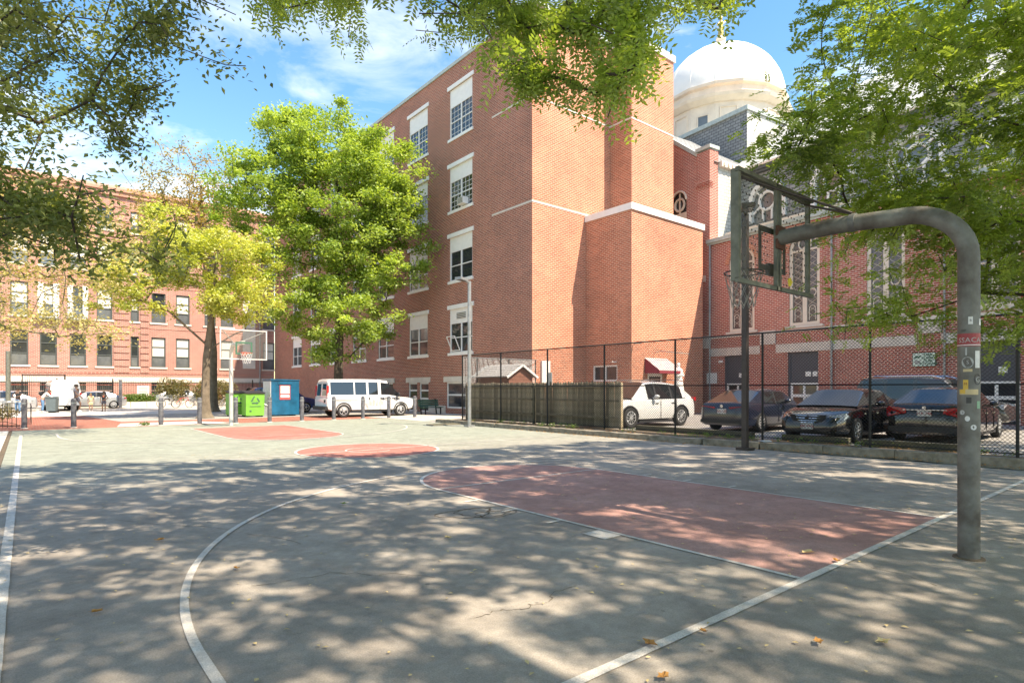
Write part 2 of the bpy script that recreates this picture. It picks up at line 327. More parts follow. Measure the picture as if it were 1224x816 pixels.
# worn court paint: grey-green, near end more worn, also warmed to tone the shade
def court_mat(name, colA, colB, far=None):
    m = bpy.data.materials.new(name); m.use_nodes = True; nt = m.node_tree; b = nt.nodes['Principled BSDF']; b.inputs['Roughness'].default_value = .82; b.inputs['Specular IOR Level'].default_value = .35
    l = nt.links.new; tcn = nt.nodes.new('ShaderNodeTexCoord')
    def noise(sc, det, rg=.6, dist=0):
        n = nt.nodes.new('ShaderNodeTexNoise'); n.inputs['Scale'].default_value = sc; n.inputs['Detail'].default_value = det; n.inputs['Roughness'].default_value = rg; n.inputs['Distortion'].default_value = dist
        l(tcn.outputs['Object'], n.inputs['Vector']); return n
    n1 = noise(.55, 9, .62, .3); r1 = nt.nodes.new('ShaderNodeValToRGB'); r1.color_ramp.elements[0].position = .32; r1.color_ramp.elements[1].position = .68
    r1.color_ramp.elements[0].color = (*colA,1); r1.color_ramp.elements[1].color = (*colB,1); l(n1.outputs['Fac'], r1.inputs['Fac'])
    last = r1.outputs['Color']
    if far:
        sx = nt.nodes.new('ShaderNodeSeparateXYZ'); l(tcn.outputs['Object'], sx.inputs[0]); mr = nt.nodes.new('ShaderNodeMapRange')
        mr.inputs['From Min'].default_value = 7.5; mr.inputs['From Max'].default_value = 14.5; l(sx.outputs['Y'], mr.inputs['Value'])
        mx = nt.nodes.new('ShaderNodeMix'); mx.data_type = 'RGBA'; mx.inputs['B'].default_value = (*far,1); l(mr.outputs[0], mx.inputs['Factor']); l(last, mx.inputs['A']); last = mx.outputs['Result']
    for sc_, lo, hi, dd in ((3.2, .80, 1.16, .5), (.9, .84, 1.12, 1.2), (14, .88, 1.1, 0)):
        nn_ = noise(sc_, 10, .68, dd); m_ = nt.nodes.new('ShaderNodeMapRange'); m_.inputs['From Min'].default_value = .3; m_.inputs['From Max'].default_value = .7; m_.inputs['To Min'].default_value = lo; m_.inputs['To Max'].default_value = hi
        l(nn_.outputs['Fac'], m_.inputs['Value']); v_ = nt.nodes.new('ShaderNodeVectorMath'); v_.operation = 'SCALE'; l(last, v_.inputs[0]); l(m_.outputs[0], v_.inputs['Scale']); last = v_.outputs[0]
    # aggregate speckle
    n2 = noise(95, 3, .8); mr2 = nt.nodes.new('ShaderNodeMapRange'); mr2.inputs['From Min'].default_value = .3; mr2.inputs['From Max'].default_value = .7; mr2.inputs['To Min'].default_value = .72; mr2.inputs['To Max'].default_value = 1.25
    l(n2.outputs['Fac'], mr2.inputs['Value']); vm = nt.nodes.new('ShaderNodeVectorMath'); vm.operation = 'SCALE'; l(last, vm.inputs[0]); l(mr2.outputs[0], vm.inputs['Scale']); last = vm.outputs[0]
    # dark spots of old gum and stains
    vo = nt.nodes.new('ShaderNodeTexVoronoi'); vo.inputs['Scale'].default_value = 2.3; vo.inputs['Randomness'].default_value = 1; l(tcn.outputs['Object'], vo.inputs['Vector'])
    rs = nt.nodes.new('ShaderNodeValToRGB'); rs.color_ramp.elements[0].position = .035; rs.color_ramp.elements[1].position = .06; rs.color_ramp.elements[0].color = (.6,.6,.6,1); rs.color_ramp.elements[1].color = (1,1,1,1)
    l(vo.outputs['Distance'], rs.inputs['Fac']); mm = nt.nodes.new('ShaderNodeMix'); mm.data_type = 'RGBA'; mm.blend_type = 'MULTIPLY'; mm.inputs['Factor'].default_value = 1; l(last, mm.inputs['A']); l(rs.outputs[0], mm.inputs['B']); last = mm.outputs['Result']
    # hairline cracks
    n3 = noise(1.1, 5, .7); vs_ = nt.nodes.new('ShaderNodeVectorMath'); vs_.operation = 'MULTIPLY_ADD'; vs_.inputs[1].default_value = (.8,.8,0); l(n3.outputs['Color'], vs_.inputs[0]); l(tcn.outputs['Object'], vs_.inputs[2])
    vc = nt.nodes.new('ShaderNodeTexVoronoi'); vc.feature = 'DISTANCE_TO_EDGE'; vc.inputs['Scale'].default_value = .28; l(vs_.outputs[0], vc.inputs['Vector'])
    rc = nt.nodes.new('ShaderNodeValToRGB'); rc.color_ramp.elements[0].position = .0008; rc.color_ramp.elements[1].position = .0022; rc.color_ramp.elements[0].color = (.45,.45,.45,1); rc.color_ramp.elements[1].color = (1,1,1,1); l(vc.outputs['Distance'], rc.inputs['Fac'])
    m3 = nt.nodes.new('ShaderNodeMix'); m3.data_type = 'RGBA'; m3.blend_type = 'MULTIPLY'; m3.inputs['Factor'].default_value = .22; l(last, m3.inputs['A']); l(rc.outputs[0], m3.inputs['B']); last = m3.outputs['Result']
    l(last, b.inputs['Base Color'])
    nb = noise(60, 8, .8); bp = nt.nodes.new('ShaderNodeBump'); bp.inputs['Strength'].default_value = .55; bp.inputs['Distance'].default_value = .012; l(nb.outputs['Fac'], bp.inputs['Height']); l(bp.outputs[0], b.inputs['Normal'])
    return m
M['court'] = court_mat('court_asphalt', (.245,.215,.182), (.375,.335,.285), far=(.275,.292,.235))
M['court_red'] = court_mat('court_red', (.36,.185,.155), (.46,.28,.24))
M['court_red_far'] = court_mat('court_red_bright', (.37,.14,.11), (.42,.18,.14))
M['line'] = court_mat('line_paint', (.50,.46,.41), (.66,.62,.56))
# ------------------------------------------------------------------ the ground
def struct(o, label=None): o['kind'] = 'structure'; return o
CL = 24.04            # court length
g = MB(); g.box(-900, 900, -900, 900, -.6, -.06); struct(g.build('ground', M['street']))
g = MB(); g.box(-7.32, 7.98, -22, 26.95, -.05, 0); court = struct(g.build('court_surface', M['court']))
Z1, Z2 = .004, .008
def arc_pts(cx, cy, r, a0, a1, n): return [(cx+r*math.cos(a0+(a1-a0)*i/n), cy+r*math.sin(a0+(a1-a0)*i/n)) for i in range(n+1)]
def sheet(mb, pts, z, t=.003): mb.prism([(p[0],p[1],z-t) for p in pts], (0,0,t))
def red_key(name, y0, sgn, m):
    a = arc_pts(0, y0+sgn*5.737, 1.83, 0, sgn*math.pi, 40); b = MB(); sheet(b, [(-1.83,y0),(1.83,y0)]+a[0:] if sgn > 0 else [(-1.83,y0),(1.83,y0)]+a, Z1)
    return b.build(name, m, court)
red_key('painted_key', 0, 1, M['court_red']); red_key('painted_key', CL, -1, M['court_red_far'])
b = MB(); sheet(b, arc_pts(0, CL/2, 1.786, 0, 2*math.pi, 60)[:-1], Z1); b.build('painted_centre_circle', M['court_red_far'], court)
def line_poly(pts, w, name='court_line', z=Z2, wear=0):
    b = MB(); n = len(pts); Lp = []; Rp = []
    for i, p in enumerate(pts):
        q0 = Vector(pts[max(i-1,0)]).to_2d(); q1 = Vector(pts[min(i+1,n-1)]).to_2d(); t = (q1-q0).normalized(); nn = Vector((-t.y, t.x))*w/2
        j = random.uniform(.94, 1.05); Lp.append((p[0]+nn.x*j, p[1]+nn.y*j, z)); Rp.append((p[0]-nn.x*j, p[1]-nn.y*j, z))
    for i in range(n-1): b.quad(Lp[i], Rp[i], Rp[i+1], Lp[i+1])
    return b.build(name, M['line'], court, fix=False)
def seg(x0, y0, x1, y1, w=.055):
    n = max(2, int(math.hypot(x1-x0, y1-y0)/.15)); line_poly([(x0+(x1-x0)*i/n, y0+(y1-y0)*i/n) for i in range(n+1)], w)
seg(-20+12.9, 0, 7.9, 0, .075)
seg(-7.06, -14, -7.06, CL, .085); seg(-7.02, CL/2, 7.3, CL/2, .06); seg(-7.02, CL, 7.3, CL, .055); seg(7.3, .04, 7.3, CL, .05)
for y0, s in ((0, 1), (CL, -1)):
    e = .04*s
    seg(-1.86, y0+e, -1.86, y0+s*5.737); seg(1.86, y0+e, 1.86, y0+s*5.737); seg(-1.83, y0+s*5.737, 1.83, y0+s*5.737, .05)
    line_poly(arc_pts(0, y0+s*5.737, 1.85, 0, s*math.pi, 60), .06)
    line_poly([(-6.1,y0+s*.04)]+arc_pts(0, y0+s*1.59, 6.097, s*math.pi, 0, 150)+[(6.1,y0+s*.04)], .062)
line_poly(arc_pts(0, CL/2, 1.8, 0, 2*math.pi, 80), .065); line_poly(arc_pts(0, CL/2, .58, .4, 5.4, 40), .05)
for y in (1.95,): b = MB(); sheet(b, [(-2.16,y),(-1.9,y),(-1.9,y+.32),(-2.16,y+.32)], Z2); b.build('lane_block', M['line'], court)
for y in (2.9, 3.75, 4.6): seg(-2.12, y, -1.9, y, .05); seg(1.9, y, 2.12, y, .05)
def crack(c, r, seed, w=.012, a0=0, a1=6.6):
    rs_ = random.Random(seed); n = 46; pts = []
    for k in range(n+1): a = a0+(a1-a0)*k/n; q = r*(1+.16*math.sin(3*a+seed)+rs_.uniform(-.07,.07)); pts.append((c[0]+q*math.cos(a)*1.25, c[1]+q*math.sin(a)*.8))
    b = MB()
    for (x0,y0),(x1,y1) in zip(pts[:-1], pts[1:]):
        t_ = Vector((x1-x0, y1-y0)); t_.normalize(); n_ = Vector((-t_.y, t_.x))*w*rs_.uniform(.3,1)
        b.quad((x0-n_.x,y0-n_.y,.0035),(x0+n_.x,y0+n_.y,.0035),(x1+n_.x,y1+n_.y,.0035),(x1-n_.x,y1-n_.y,.0035))
    return b.build('crack', M['dirt'], court, fix=False)
def g2(u, v): d = FPX*CAM.z/(v-464.1); p_ = cam_pt(u, v, d); return p_.x, p_.y
for k, (u, v, r, w_) in enumerate(((558,613,.30,.014),(583,611,.34,.012),(592,614,.22,.012),(803,603,.16,.02),(726,578,.35,.008))): crack(g2(u, v), r, k, w_)
for k, (u0, v0, u1, v1) in enumerate(((760,566,905,590),(130,620,360,650),(300,700,520,690),(900,640,1120,700),(560,740,690,700),(60,590,250,575))):
    a, c = g2(u0, v0), g2(u1, v1); rs_ = random.Random(90+k); n = 30; b = MB(); pp = []
    ox = oy = 0
    for j in range(n+1): f = j/n; ox += rs_.uniform(-.05,.05); oy += rs_.uniform(-.05,.05); pp.append((a[0]+(c[0]-a[0])*f+ox*math.sin(math.pi*f), a[1]+(c[1]-a[1])*f+oy*math.sin(math.pi*f)))
    for (x0,y0),(x1,y1) in zip(pp[:-1], pp[1:]):
        t_ = Vector((x1-x0, y1-y0)); t_.normalize(); n_ = Vector((-t_.y, t_.x))*.0035*rs_.uniform(.2,1.2)
        b.quad((x0-n_.x,y0-n_.y,.0035),(x0+n_.x,y0+n_.y,.0035),(x1+n_.x,y1+n_.y,.0035),(x1-n_.x,y1-n_.y,.0035))
    b.build('crack', M['dirt'], court, fix=False)
# left concrete strip with a soil seam, kerb side and the car park slab
g = MB(); g.box(-7.42, -7.33, -22, 27, -.05, -.012); struct(g.build('soil_seam', M['dirt']))
g = MB(); g.box(-14, -7.43, -22, 26.9, -.05, .01); struct(g.build('concrete_path', M['concrete2']))
kx = lambda y: np.interp(y, [-22,0,2,4,5.9,7.8,18,21.2], [8.75,8.7,8.75,8.62,8.3,8.0,7.95,8.05])
g = MB()
ys = np.linspace(-22, 21.2, 50)
for y0, y1 in zip(ys[:-1], ys[1:]):
    g.prism([(kx(y0)+.3,y0,-.05),(27,y0,-.05),(27,y1,-.05),(kx(y1)+.3,y1,-.05)], (0,0,.19))
lot = struct(g.build('parking_lot', M['lot']))
g = MB(); n = 26; rnd = random.Random(3)
for y0, y1 in zip(ys[:-1], ys[1:]):
    g.prism([(kx(y0)+.3,y0,.138),(9.05+.5,y0,.138),(9.05+.5,y1,.138),(kx(y1)+.3,y1,.138)], (0,0,.008))
struct(g.build('verge', M['dirt']))
kerb = struct(MB().box(8.9, 8.95, -22, 21.2, -.04, .02).build('kerb', M['kerbstone']))
def rough_block(name, L_, w, h, mt, seed, parent, loc, rz, amp=.012):
    rr = random.Random(seed); bm = bmesh.new(); bmesh.ops.create_cube(bm, size=1)
    bmesh.ops.scale(bm, vec=(w, L_, h), verts=bm.verts)
    ed = [e for e in bm.edges if abs((e.verts[0].co-e.verts[1].co).y) > L_*.9]; bmesh.ops.subdivide_edges(bm, edges=ed, cuts=4, use_grid_fill=True)
    for v in bm.verts: v.co += Vector((rr.uniform(-amp,amp), rr.uniform(-amp,amp)*.3, rr.uniform(-amp,amp)*.8))
    me = bpy.data.meshes.new(name); bm.to_mesh(me); bm.free(); me.materials.append(mt); box_uv(me)
    return place(me, name, parent, loc, (0,0,rz))
y = -12
while y < 21:
    L_ = 1.25+random.random()*.6; yc = y+L_/2; a = math.atan2(kx(y)-kx(y+L_), L_)
    rough_block('kerb_stone', L_-.02, .34, .2, M['kerbstone'], int(y*10), kerb, (float(kx(yc))+.17, yc, .06), float(a), .02); y += L_
# town side: paving, concrete, street
g = MB(); g.box(-30, 13.99, 26.96, 46, -.05, .006); struct(g.build('brick_paving', M['paving']))
g = MB(); sheet(g, [(-4.0,27.2),(.8,27.2),(-.6,29.8),(-3.6,29.8)], .014); struct(g.build('concrete_pad', M['concrete2']))
g = MB(); g.box(-30, 13.99, 40.5, 46.0, 0, .016); struct(g.build('pavement', M['concrete2']))
g = MB(); g.box(-60, 13.99, 46.01, 57.4, -.05, .002); struct(g.build('road', M['concrete']))
g = MB(); g.box(-60, 13.99, 57.41, 64.2, -.05, .1); struct(g.build('front_garden', M['concrete']))
g = MB(); g.box(7.99, 13.99, 21.21, 31, -.05, .012); struct(g.build('side_apron', M['concrete']))
# grey sheet on the brick paving, put there for the trees' shade
g = MB(); sheet(g, [(-3.4,31.5),(13.9,31.5),(13.9,40.4),(-4.4,40.4)], .013); struct(g.build('shade_sheet', M['street']))

# ------------------------------------------------------------------ wall builder
def wall(mb, P, U, N, u0, u1, z0, z1, holes, depth=.16, m=0, mr=None):
    """flat wall with real openings; holes: (a,b,z0,z1[,arch])"""
    P, U, N = Vector(P), Vector(U), Vector(N); mr = m if mr is None else mr
    pt = lambda u, z, d=0: P+U*u+Vector((0,0,z))-N*d
    us = sorted(set([u0,u1]+[h[0] for h in holes]+[h[1] for h in holes])); zs = sorted(set([z0,z1]+[h[2] for h in holes]+[h[3] for h in holes]))
    us = [u for u in us if u0 <= u <= u1]; zs = [z for z in zs if z0 <= z <= z1]
    for i in range(len(us)-1):
        run = None
        for j in range(len(zs)-1):
            uc, zc = (us[i]+us[i+1])/2, (zs[j]+zs[j+1])/2
            inh = any(h[0] < uc < h[1] and h[2] < zc < h[3] for h in holes)
            if not inh and run is None: run = zs[j]
            if inh and run is not None: mb.quad(pt(us[i],run), pt(us[i+1],run), pt(us[i+1],zs[j]), pt(us[i],zs[j]), m); run = None
        if run is not None: mb.quad(pt(us[i],run), pt(us[i+1],run), pt(us[i+1],zs[-1]), pt(us[i],zs[-1]), m)
    for h in holes:
        a, b_, c, d = h[:4]
        if len(h) > 4:      # round head: r = half width
            r = (b_-a)/2; cz = d-r; n = 10; top = [(a+r+r*math.cos(t), cz+r*math.sin(t)) for t in [math.pi*(1-k/n) for k in range(n+1)]]
            for k in range(n):
                p, q = top[k], top[k+1]
                mb.quad(pt(*p), pt(*q), pt(q[0], d), pt(p[0], d), m); mb.quad(pt(*p), pt(*q), pt(*q, depth), pt(*p, depth), mr)
            mb.quad(pt(a,c), pt(a,cz), pt(a,cz,depth), pt(a,c,depth), mr); mb.quad(pt(b_,c), pt(b_,cz), pt(b_,cz,depth), pt(b_,c,depth), mr); mb.quad(pt(a,c), pt(b_,c), pt(b_,c,depth), pt(a,c,depth), mr)
        else:
            for (p, q) in (((a,c),(b_,c)), ((b_,c),(b_,d)), ((b_,d),(a,d)), ((a,d),(a,c))): mb.quad(pt(*p), pt(*q), pt(*q, depth), pt(*p, depth), mr)

# window kits, authored facing -Y at the origin (bottom centre, wall plane y=0)
def sash_kit(w, h, panel_h, mats=('white','glass'), nx=2, nz_=2, lit=None):
    fr = MB(); F = .09; y0, y1 = .05, .14
    fr.box(-w/2, -w/2+F, y0, y1, 0, h); fr.box(w/2-F, w/2, y0, y1, 0, h); fr.box(-w/2+F, w/2-F, y0, y1, h-F, h); fr.box(-w/2+F, w/2-F, y0, y1, 0, F)
    gh = h-panel_h
    if panel_h > 0: fr.box(-w/2+F, w/2-F, .06, .12, gh, h-F-.001)
    for i in range(1, nx): x = -w/2+w*i/nx; fr.box(x-.045, x+.045, y0-.003, y1-.01, F, gh)
    for j in range(1, nz_): z = gh*j/nz_; 
    for i in range(nx):
        xa = -w/2+w*i/nx+(F if i == 0 else .045); xb = -w/2+w*(i+1)/nx-(F if i == nx-1 else .045)
        for j in range(1, nz_): z = F+(gh-F)*j/nz_; fr.box(xa, xb, y0+.01, y1-.02, z-.03, z+.03)
    me = fr.mesh('window', M[mats[0]])
    gl = MB()
    panes = []
    for i in range(nx):
        for j in range(nz_):
            xa = -w/2+w*i/nx+.05; xb = -w/2+w*(i+1)/nx-.05; za = F+(gh-F)*j/nz_; zb = F+(gh-F)*(j+1)/nz_
            q = MB(); yy = .1+.012*j; q.box(xa, xb, yy, yy+.01, za-.02, zb+.02); panes.append(q.mesh('pane', M[mats[1]]))
    return me, panes
def add_window(parent, kit, loc, rz=0, lintel=None, sill=None, extra=None):
    me, panes = kit; o = place(me, 'window', parent, loc, (0,0,rz))
    for p in panes: place(p, 'pane', o)
    if lintel: place(lintel, 'lintel', o)
    if sill: place(sill, 'sill', o)
    return o

# ------------------------------------------------------------------ the tall brick building
B = thing('brick_building', 'tall dark red brick school building with white framed windows, blank stair wall and lower annex', 'building', (14, 21.32, 0))
BO = (14, 21.32, 0)
fl = [(3.85, 6.7), (8.4, 11.18), (12.85, 15.65), (17.45, 20.6)]
cols = [28.19, 33.36, 38.11, 42.7, 47.4, 52.2, 57.0]; WW = 2.5
holes = [(c-WW/2, c+WW/2, a, b_) for c in cols for a, b_ in fl]
gholes = [(27.6, 29.8, .35, 2.02), (32.0, 33.2, .02, 2.02), (33.5, 34.7, .02, 2.02), (37.0, 39.2, .5, 2.02), (41.6, 43.8, .5, 2.02)]
w = MB()
wall(w, (14,0,0), (0,1,0), (-1,0,0), 24.83, 63.9, -.1, 22.0, holes+gholes)
w.build('wall', M['brick'], B, off=BO, fix=False)
# roof and parapet coping, back
w = MB(); w.box(13.92, 14.4, 24.83, 63.9, 22.0, 22.22); w.box(13.8, 14.5, 21.1, 24.829, 22.05, 22.3); w.box(14.501, 20.1, 21.1, 21.6, 22.05, 22.3)
w.build('coping', M['copper'], B, off=BO)
w = MB(); w.box(14.05, 23.7, 21.62, 63.9, 21.4, 21.6); w.build('roof', M['roofing'], B, off=BO)
# stair block (darker red brick side, orange brick front) proud of the old wall
w = MB()
wall(w, (13.88,0,0), (0,1,0), (-1,0,0), 21.32, 24.83, -.1, 22.05, [])
w.quad((13.88,24.83,-.1),(14.0,24.83,-.1),(14.0,24.83,22.05),(13.88,24.83,22.05))
w.build('stair_side_wall', M['brick'], B, off=BO, fix=False)
w = MB(); wall(w, (0,21.32,0), (1,0,0), (0,-1,0), 13.88, 20.09, -.1, 22.05, []); w.build('stair_front_wall', M['brick_new'], B, off=BO, fix=False)
w = MB(); wall(w, (20.09,0,0), (0,1,0), (-1,0,0), 19.67, 21.32, -.1, 21.8, [])
wall(w, (0,19.67,0), (1,0,0), (0,-1,0), 20.09, 24.12, -.1, 21.8, [(21.3,22.6,21.05,21.45)]); w.quad((24.12,19.67,-.1),(24.12,34,-.1),(24.12,34,21.8),(24.12,19.67,21.8))
w.build('lift_tower_wall', M['brick_new'], B, off=BO, fix=False)
w = MB(); w.box(20.0, 24.22, 19.57, 20.0, 21.8, 22.2); w.box(20.0, 20.3, 20.001, 21.3, 21.8, 22.2); w.box(23.8, 24.22, 20.001, 34, 21.8, 22.2); w.build('tower_coping', M['white'], B, off=BO)
w = MB(); w.box(20.3, 23.8, 20.0, 34, 21.4, 21.75); w.build('tower_roof', M['roofing'], B, off=BO)
w = MB()
for x in (21.32, 21.97): w.box(x, x+.6, 19.8, 19.83, 21.07, 21.43)
for k in range(4): w.box(21.32, 22.57, 19.73, 19.79, 21.09+k*.09, 21.12+k*.09)
w.build('louvre_vent', M['dark_frame'], B, off=BO)
# concrete band courses
w = MB()
for z in (11.55, 17.2): w.box(13.865, 13.8799, 21.32, 24.83, z, z+.1); w.box(13.865, 20.09, 21.30, 21.3199, z, z+.1)
z = 17.2; w.box(20.075, 20.0899, 19.67, 21.3, z, z+.1); w.box(20.075, 24.12, 19.655, 19.6699, z, z+.1)
build_each(w, 'band_course', M['stone'], B, off=BO)
# annex
w = MB()
wall(w, (17.99,0,0), (0,1,0), (-1,0,0), 17.97, 21.32, -.1, 11.15, [(18.95,20.75,2.0,2.9)])
wall(w, (0,17.97,0), (1,0,0), (0,-1,0), 17.99, 24.68, -.1, 11.15, [(19.35,20.75,.15,2.45)])
w.quad((24.68,17.97,-.1),(24.68,21,-.1),(24.68,21,11.15),(24.68,17.97,11.15))
w.build('annex_wall', M['brick_new'], B, off=BO, fix=False)
w = MB(); w.box(17.9, 24.77, 17.88, 18.3, 11.15, 11.5); w.box(17.9, 18.3, 18.301, 21.3, 11.15, 11.5); w.box(24.4, 24.77, 18.301, 21.3, 11.15, 11.5); w.build('annex_coping', M['white'], B, off=BO)
w = MB(); w.box(18.3, 24.4, 18.3, 21.3, 10.9, 11.1); w.build('annex_roof', M['roofing'], B, off=BO)
rzW = -math.pi/2
kitA = sash_kit(WW, 2.8, .95); kitT = sash_kit(WW, 3.15, 1.15)
lin = MB().box(-WW/2-.18, WW/2+.18, -.07, .02, 2.78, 3.03).mesh('lintel', M['white']); linT = MB().box(-WW/2-.18, WW/2+.18, -.07, .02, 3.15, 3.4).mesh('lintel', M['white'])
sil = MB().box(-WW/2-.12, WW/2+.12, -.08, .1, -.16, .01).mesh('sill', M['white'])
kits = {2.85: kitA}
for c in cols:
    for k, (a, b_) in enumerate(fl):
        kit = kitT if k == 3 else kitA
        o = add_window(B, kit, (0, c-BO[1], a), rzW, linT if k == 3 else lin, sil)
        if k >= 2:      # georgian bars
            if 'barT' not in kits:
                q = MB()
                for hh, nm in ((1.85,'barA'), (2.0,'barT')):
                    q = MB()
                    for i in range(2):
                        xa = -WW/2+.09+i*(WW/2-.05)
                        for t in (1,2): q.box(xa+(WW/2-.13)*t/3-.012, xa+(WW/2-.13)*t/3+.012, .088, .099, .09, hh-.02)
                        for t in (1,2,4,5): q.box(xa, xa+WW/2-.13, .086, .097, hh*t/6-.012, hh*t/6+.012)
                    kits[nm] = q.mesh('glazing_bar', M['white'])
            place(kits['barT' if k == 3 else 'barA'], 'glazing_bar', o)
# tilted sash and air conditioner
o = MB(); o.bar((-.95,-.02,.15),(-.95,-.42,1.0),.05,.05); o.bar((-.05,-.02,.15),(-.05,-.42,1.0),.05,.05); o.bar((-.95,-.42,1.0),(-.05,-.42,1.0),.05,.05); o.bar((-.95,-.02,.15),(-.05,-.02,.15),.05,.05)
o.build('open_sash', M['white'], B, loc=(0, cols[0]-BO[1], fl[0][0]), rot=(0,0,rzW))
ac = MB(); ac.box(.1, .75, -.35, .06, .1, .5); a_ = ac.build('air_conditioner', M['white'], B, loc=(0, cols[0]-BO[1], fl[2][0]), rot=(0,0,rzW))
ac = MB(); [ac.box(.14, .71, -.36, -.351, .14+k*.07, .18+k*.07) for k in range(5)]; ac.build('grille', M['dark_frame'], a_)
ac = MB(); [ac.box(-.5, .5, -.0, .02, 2.15+k*.1, 2.19+k*.1) for k in range(4)]; ac.build('vent_grille', M['dark_frame'], B, loc=(0.02, cols[0]-BO[1], fl[0][0]), rot=(0,0,rzW))
# ground floor doors, windows, stone lintels
def flat_kit(w_, h, frame='white', glass='glass', rail=None):
    q = MB(); F = .1; q.box(-w_/2, -w_/2+F, .06, .14, 0, h); q.box(w_/2-F, w_/2, .06, .14, 0, h); q.box(-w_/2+F, w_/2-F, .06, .14, h-F, h); q.box(-w_/2+F, w_/2-F, .06, .14, 0, F)
    for r in (rail or []): q.box(-w_/2+F, w_/2-F, .065, .135, r-.05, r+.05)
    return q.mesh('window', M[frame]), [MB().box(-w_/2+.05, w_/2-.05, .1, .11, .05, h-.05).mesh('pane', M[glass])]
dk = flat_kit(1.2, 2.0, 'white', 'glass', [.9, 1.45])
for c in (32.6, 34.1): o = add_window(B, dk, (0, c-BO[1], .02), rzW); o.name = 'door'
add_window(B, flat_kit(2.2, 1.67, 'white', 'glass', [.85]), (0, 28.7-BO[1], .35), rzW)
for c in (38.1, 42.7): add_window(B, flat_kit(2.2, 1.52, 'white', 'glass'), (0, c-BO[1], .5), rzW)
w = MB()
for c, hw in ((28.7,1.35), (33.35,1.6), (38.1,1.4), (42.7,1.4)): w.box(13.93, 14.04, c-hw, c+hw, 2.02, 2.36)
build_each(w, 'stone_lintel', M['stone'], B, off=BO)
w = MB()
for a, c in ((29.9,31.9), (34.8,36.9), (25.0,27.5)): w.box(13.93, 13.999, a, c, -.02, .5)
build_each(w, 'stone_base', M['stone'], B, off=BO)
# annex openings
add_window(B, sash_kit(1.8, .9, 0, nx=2, nz_=1), (3.99, 19.85-BO[1], 2.0), rzW)
o = MB(); o.box(-.68,.68,.05,.1,0,2.28); d_ = o.build('door', M['white'], B, loc=(20.05-14, 17.97-21.32, .16))
MB().box(-.5,.5,.035,.049,1.1,2.1).build('pane', M['glass'], d_)
aw = MB(); a0, a1 = 19.1, 21.1
aw.prism([(a0,17.96,3.25),(a0,17.0,2.55),(a0,17.0,2.42),(a0,17.96,2.42)], (.02,0,0)); aw.prism([(a1,17.96,3.25),(a1,17.0,2.55),(a1,17.0,2.42),(a1,17.96,2.42)], (.02,0,0)); aw.quad((a0+.021,17.0,2.42),(a1-.001,17.0,2.42),(a1-.001,17.0,2.55),(a0+.021,17.0,2.55))
aw.box(a0+.021,a1-.001,16.99,17.0,2.42,2.56); awo = aw.build('awning', M['awning'], B, off=BO, fix=False)
MB().prism([(a0-.01,17.965,3.27),(a1+.03,17.965,3.27),(a1+.03,16.98,2.57),(a0-.01,16.98,2.57)], (0,0,.015)).build('awning_top', M['awning_top'], awo, off=BO)
w = MB(); w.tube([(17.97,19.0,3.05),(17.6,19.0,3.05)], .03, 6); w.box(14.5,15.1,21.2,21.3199,1.9,3.1); w.build('wall_cabinet', M['white'], B, off=BO)
w = MB(); w.box(21.9, 22.25, 17.9, 17.968, 1.75, 2.0); w.build('wall_plaque', M['dark_frame'], B, off=BO)
w = MB(); w.tube([(19.9,17.9,3.6),(19.9,17.5,3.65),(22.6,17.5,3.6)], .02, 5); w.tube([(18.1,17.9,4.0),(18.1,17.4,4.0)], .03, 5); w.build('conduit', M['galv'], B, off=BO)

# ------------------------------------------------------------------ the church with the dome (local x runs towards the viewer, local y into the building)
CH = thing('domed_church', 'red brick church with slate clerestory, lunette windows and white dome with gold statue', 'church', (25.6, 18.0, 0), R(-97.2))
ctr = [2.2, 6.03, 10.05, 14.25, 18.4, 22.6]; SE = 27
door = [(1.0,2.7,.15,3.55), (5.1,6.8,.15,3.55), (13.4,15.1,.15,3.55)]
w = MB(); wh = [(c-.85, c+.85, 4.95, 9.85, 1) for c in ctr]
wall(w, (0,0,0), (1,0,0), (0,-1,0), 0, SE, -.1, 10.5, wh+door, depth=.2)
wall(w, (0,-.1,0), (1,0,0), (0,-1,0), -1.0, .001, -.1, 16.3, [])
w.quad((0,-.1,-.1),(0,.0,-.1),(0,0,16.3),(0,-.1,16.3)); w.quad((0,0,10.5),(0,.7,10.5),(0,.7,16.3),(0,0,16.3)); w.quad((0.001,-.1,10.5),(0.001,.2,10.5),(0.001,.2,16.3),(0.001,-.1,16.3))
w.build('wall', M['brick_church'], CH, fix=False)
# raked transept gable
w = MB(); P = [(-1.0,16.1),(-6.5,20.4),(-12,16.1)]
hl = [(-3.2,-1.9,12.2,14.4,1)]
wall(w, (0,0,0), (1,0,0), (0,-1,0), -12, -1.0, -.1, 16.1, hl, depth=.2); w.poly([(-1.0,0,16.1),(-12,0,16.1),(-6.5,0,20.4)])
w.build('gable_wall', M['brick_church'], CH, fix=False)
w = MB(); w.prism([(-.98,-.06,16.12),(-6.5,-.06,20.42),(-6.5,-.06,20.7),(-.98,-.06,16.4)], (0,.4,0)); w.prism([(-6.5,-.06,20.42),(-12,-.06,16.12),(-12,-.06,16.4),(-6.5,-.06,20.7)], (0,.4,0))
w.box(-1.06,.08,-.18,.72,16.4,16.6); w.build('gable_coping', M['copper'], CH)
w = MB()
for k in range(4): w.box(-1.03-.0,.03+.0,-.13-.02*(k%2),.2,14.0+k*.12,14.06+k*.12)
w.build('corbel_course', M['brick_church'], CH)
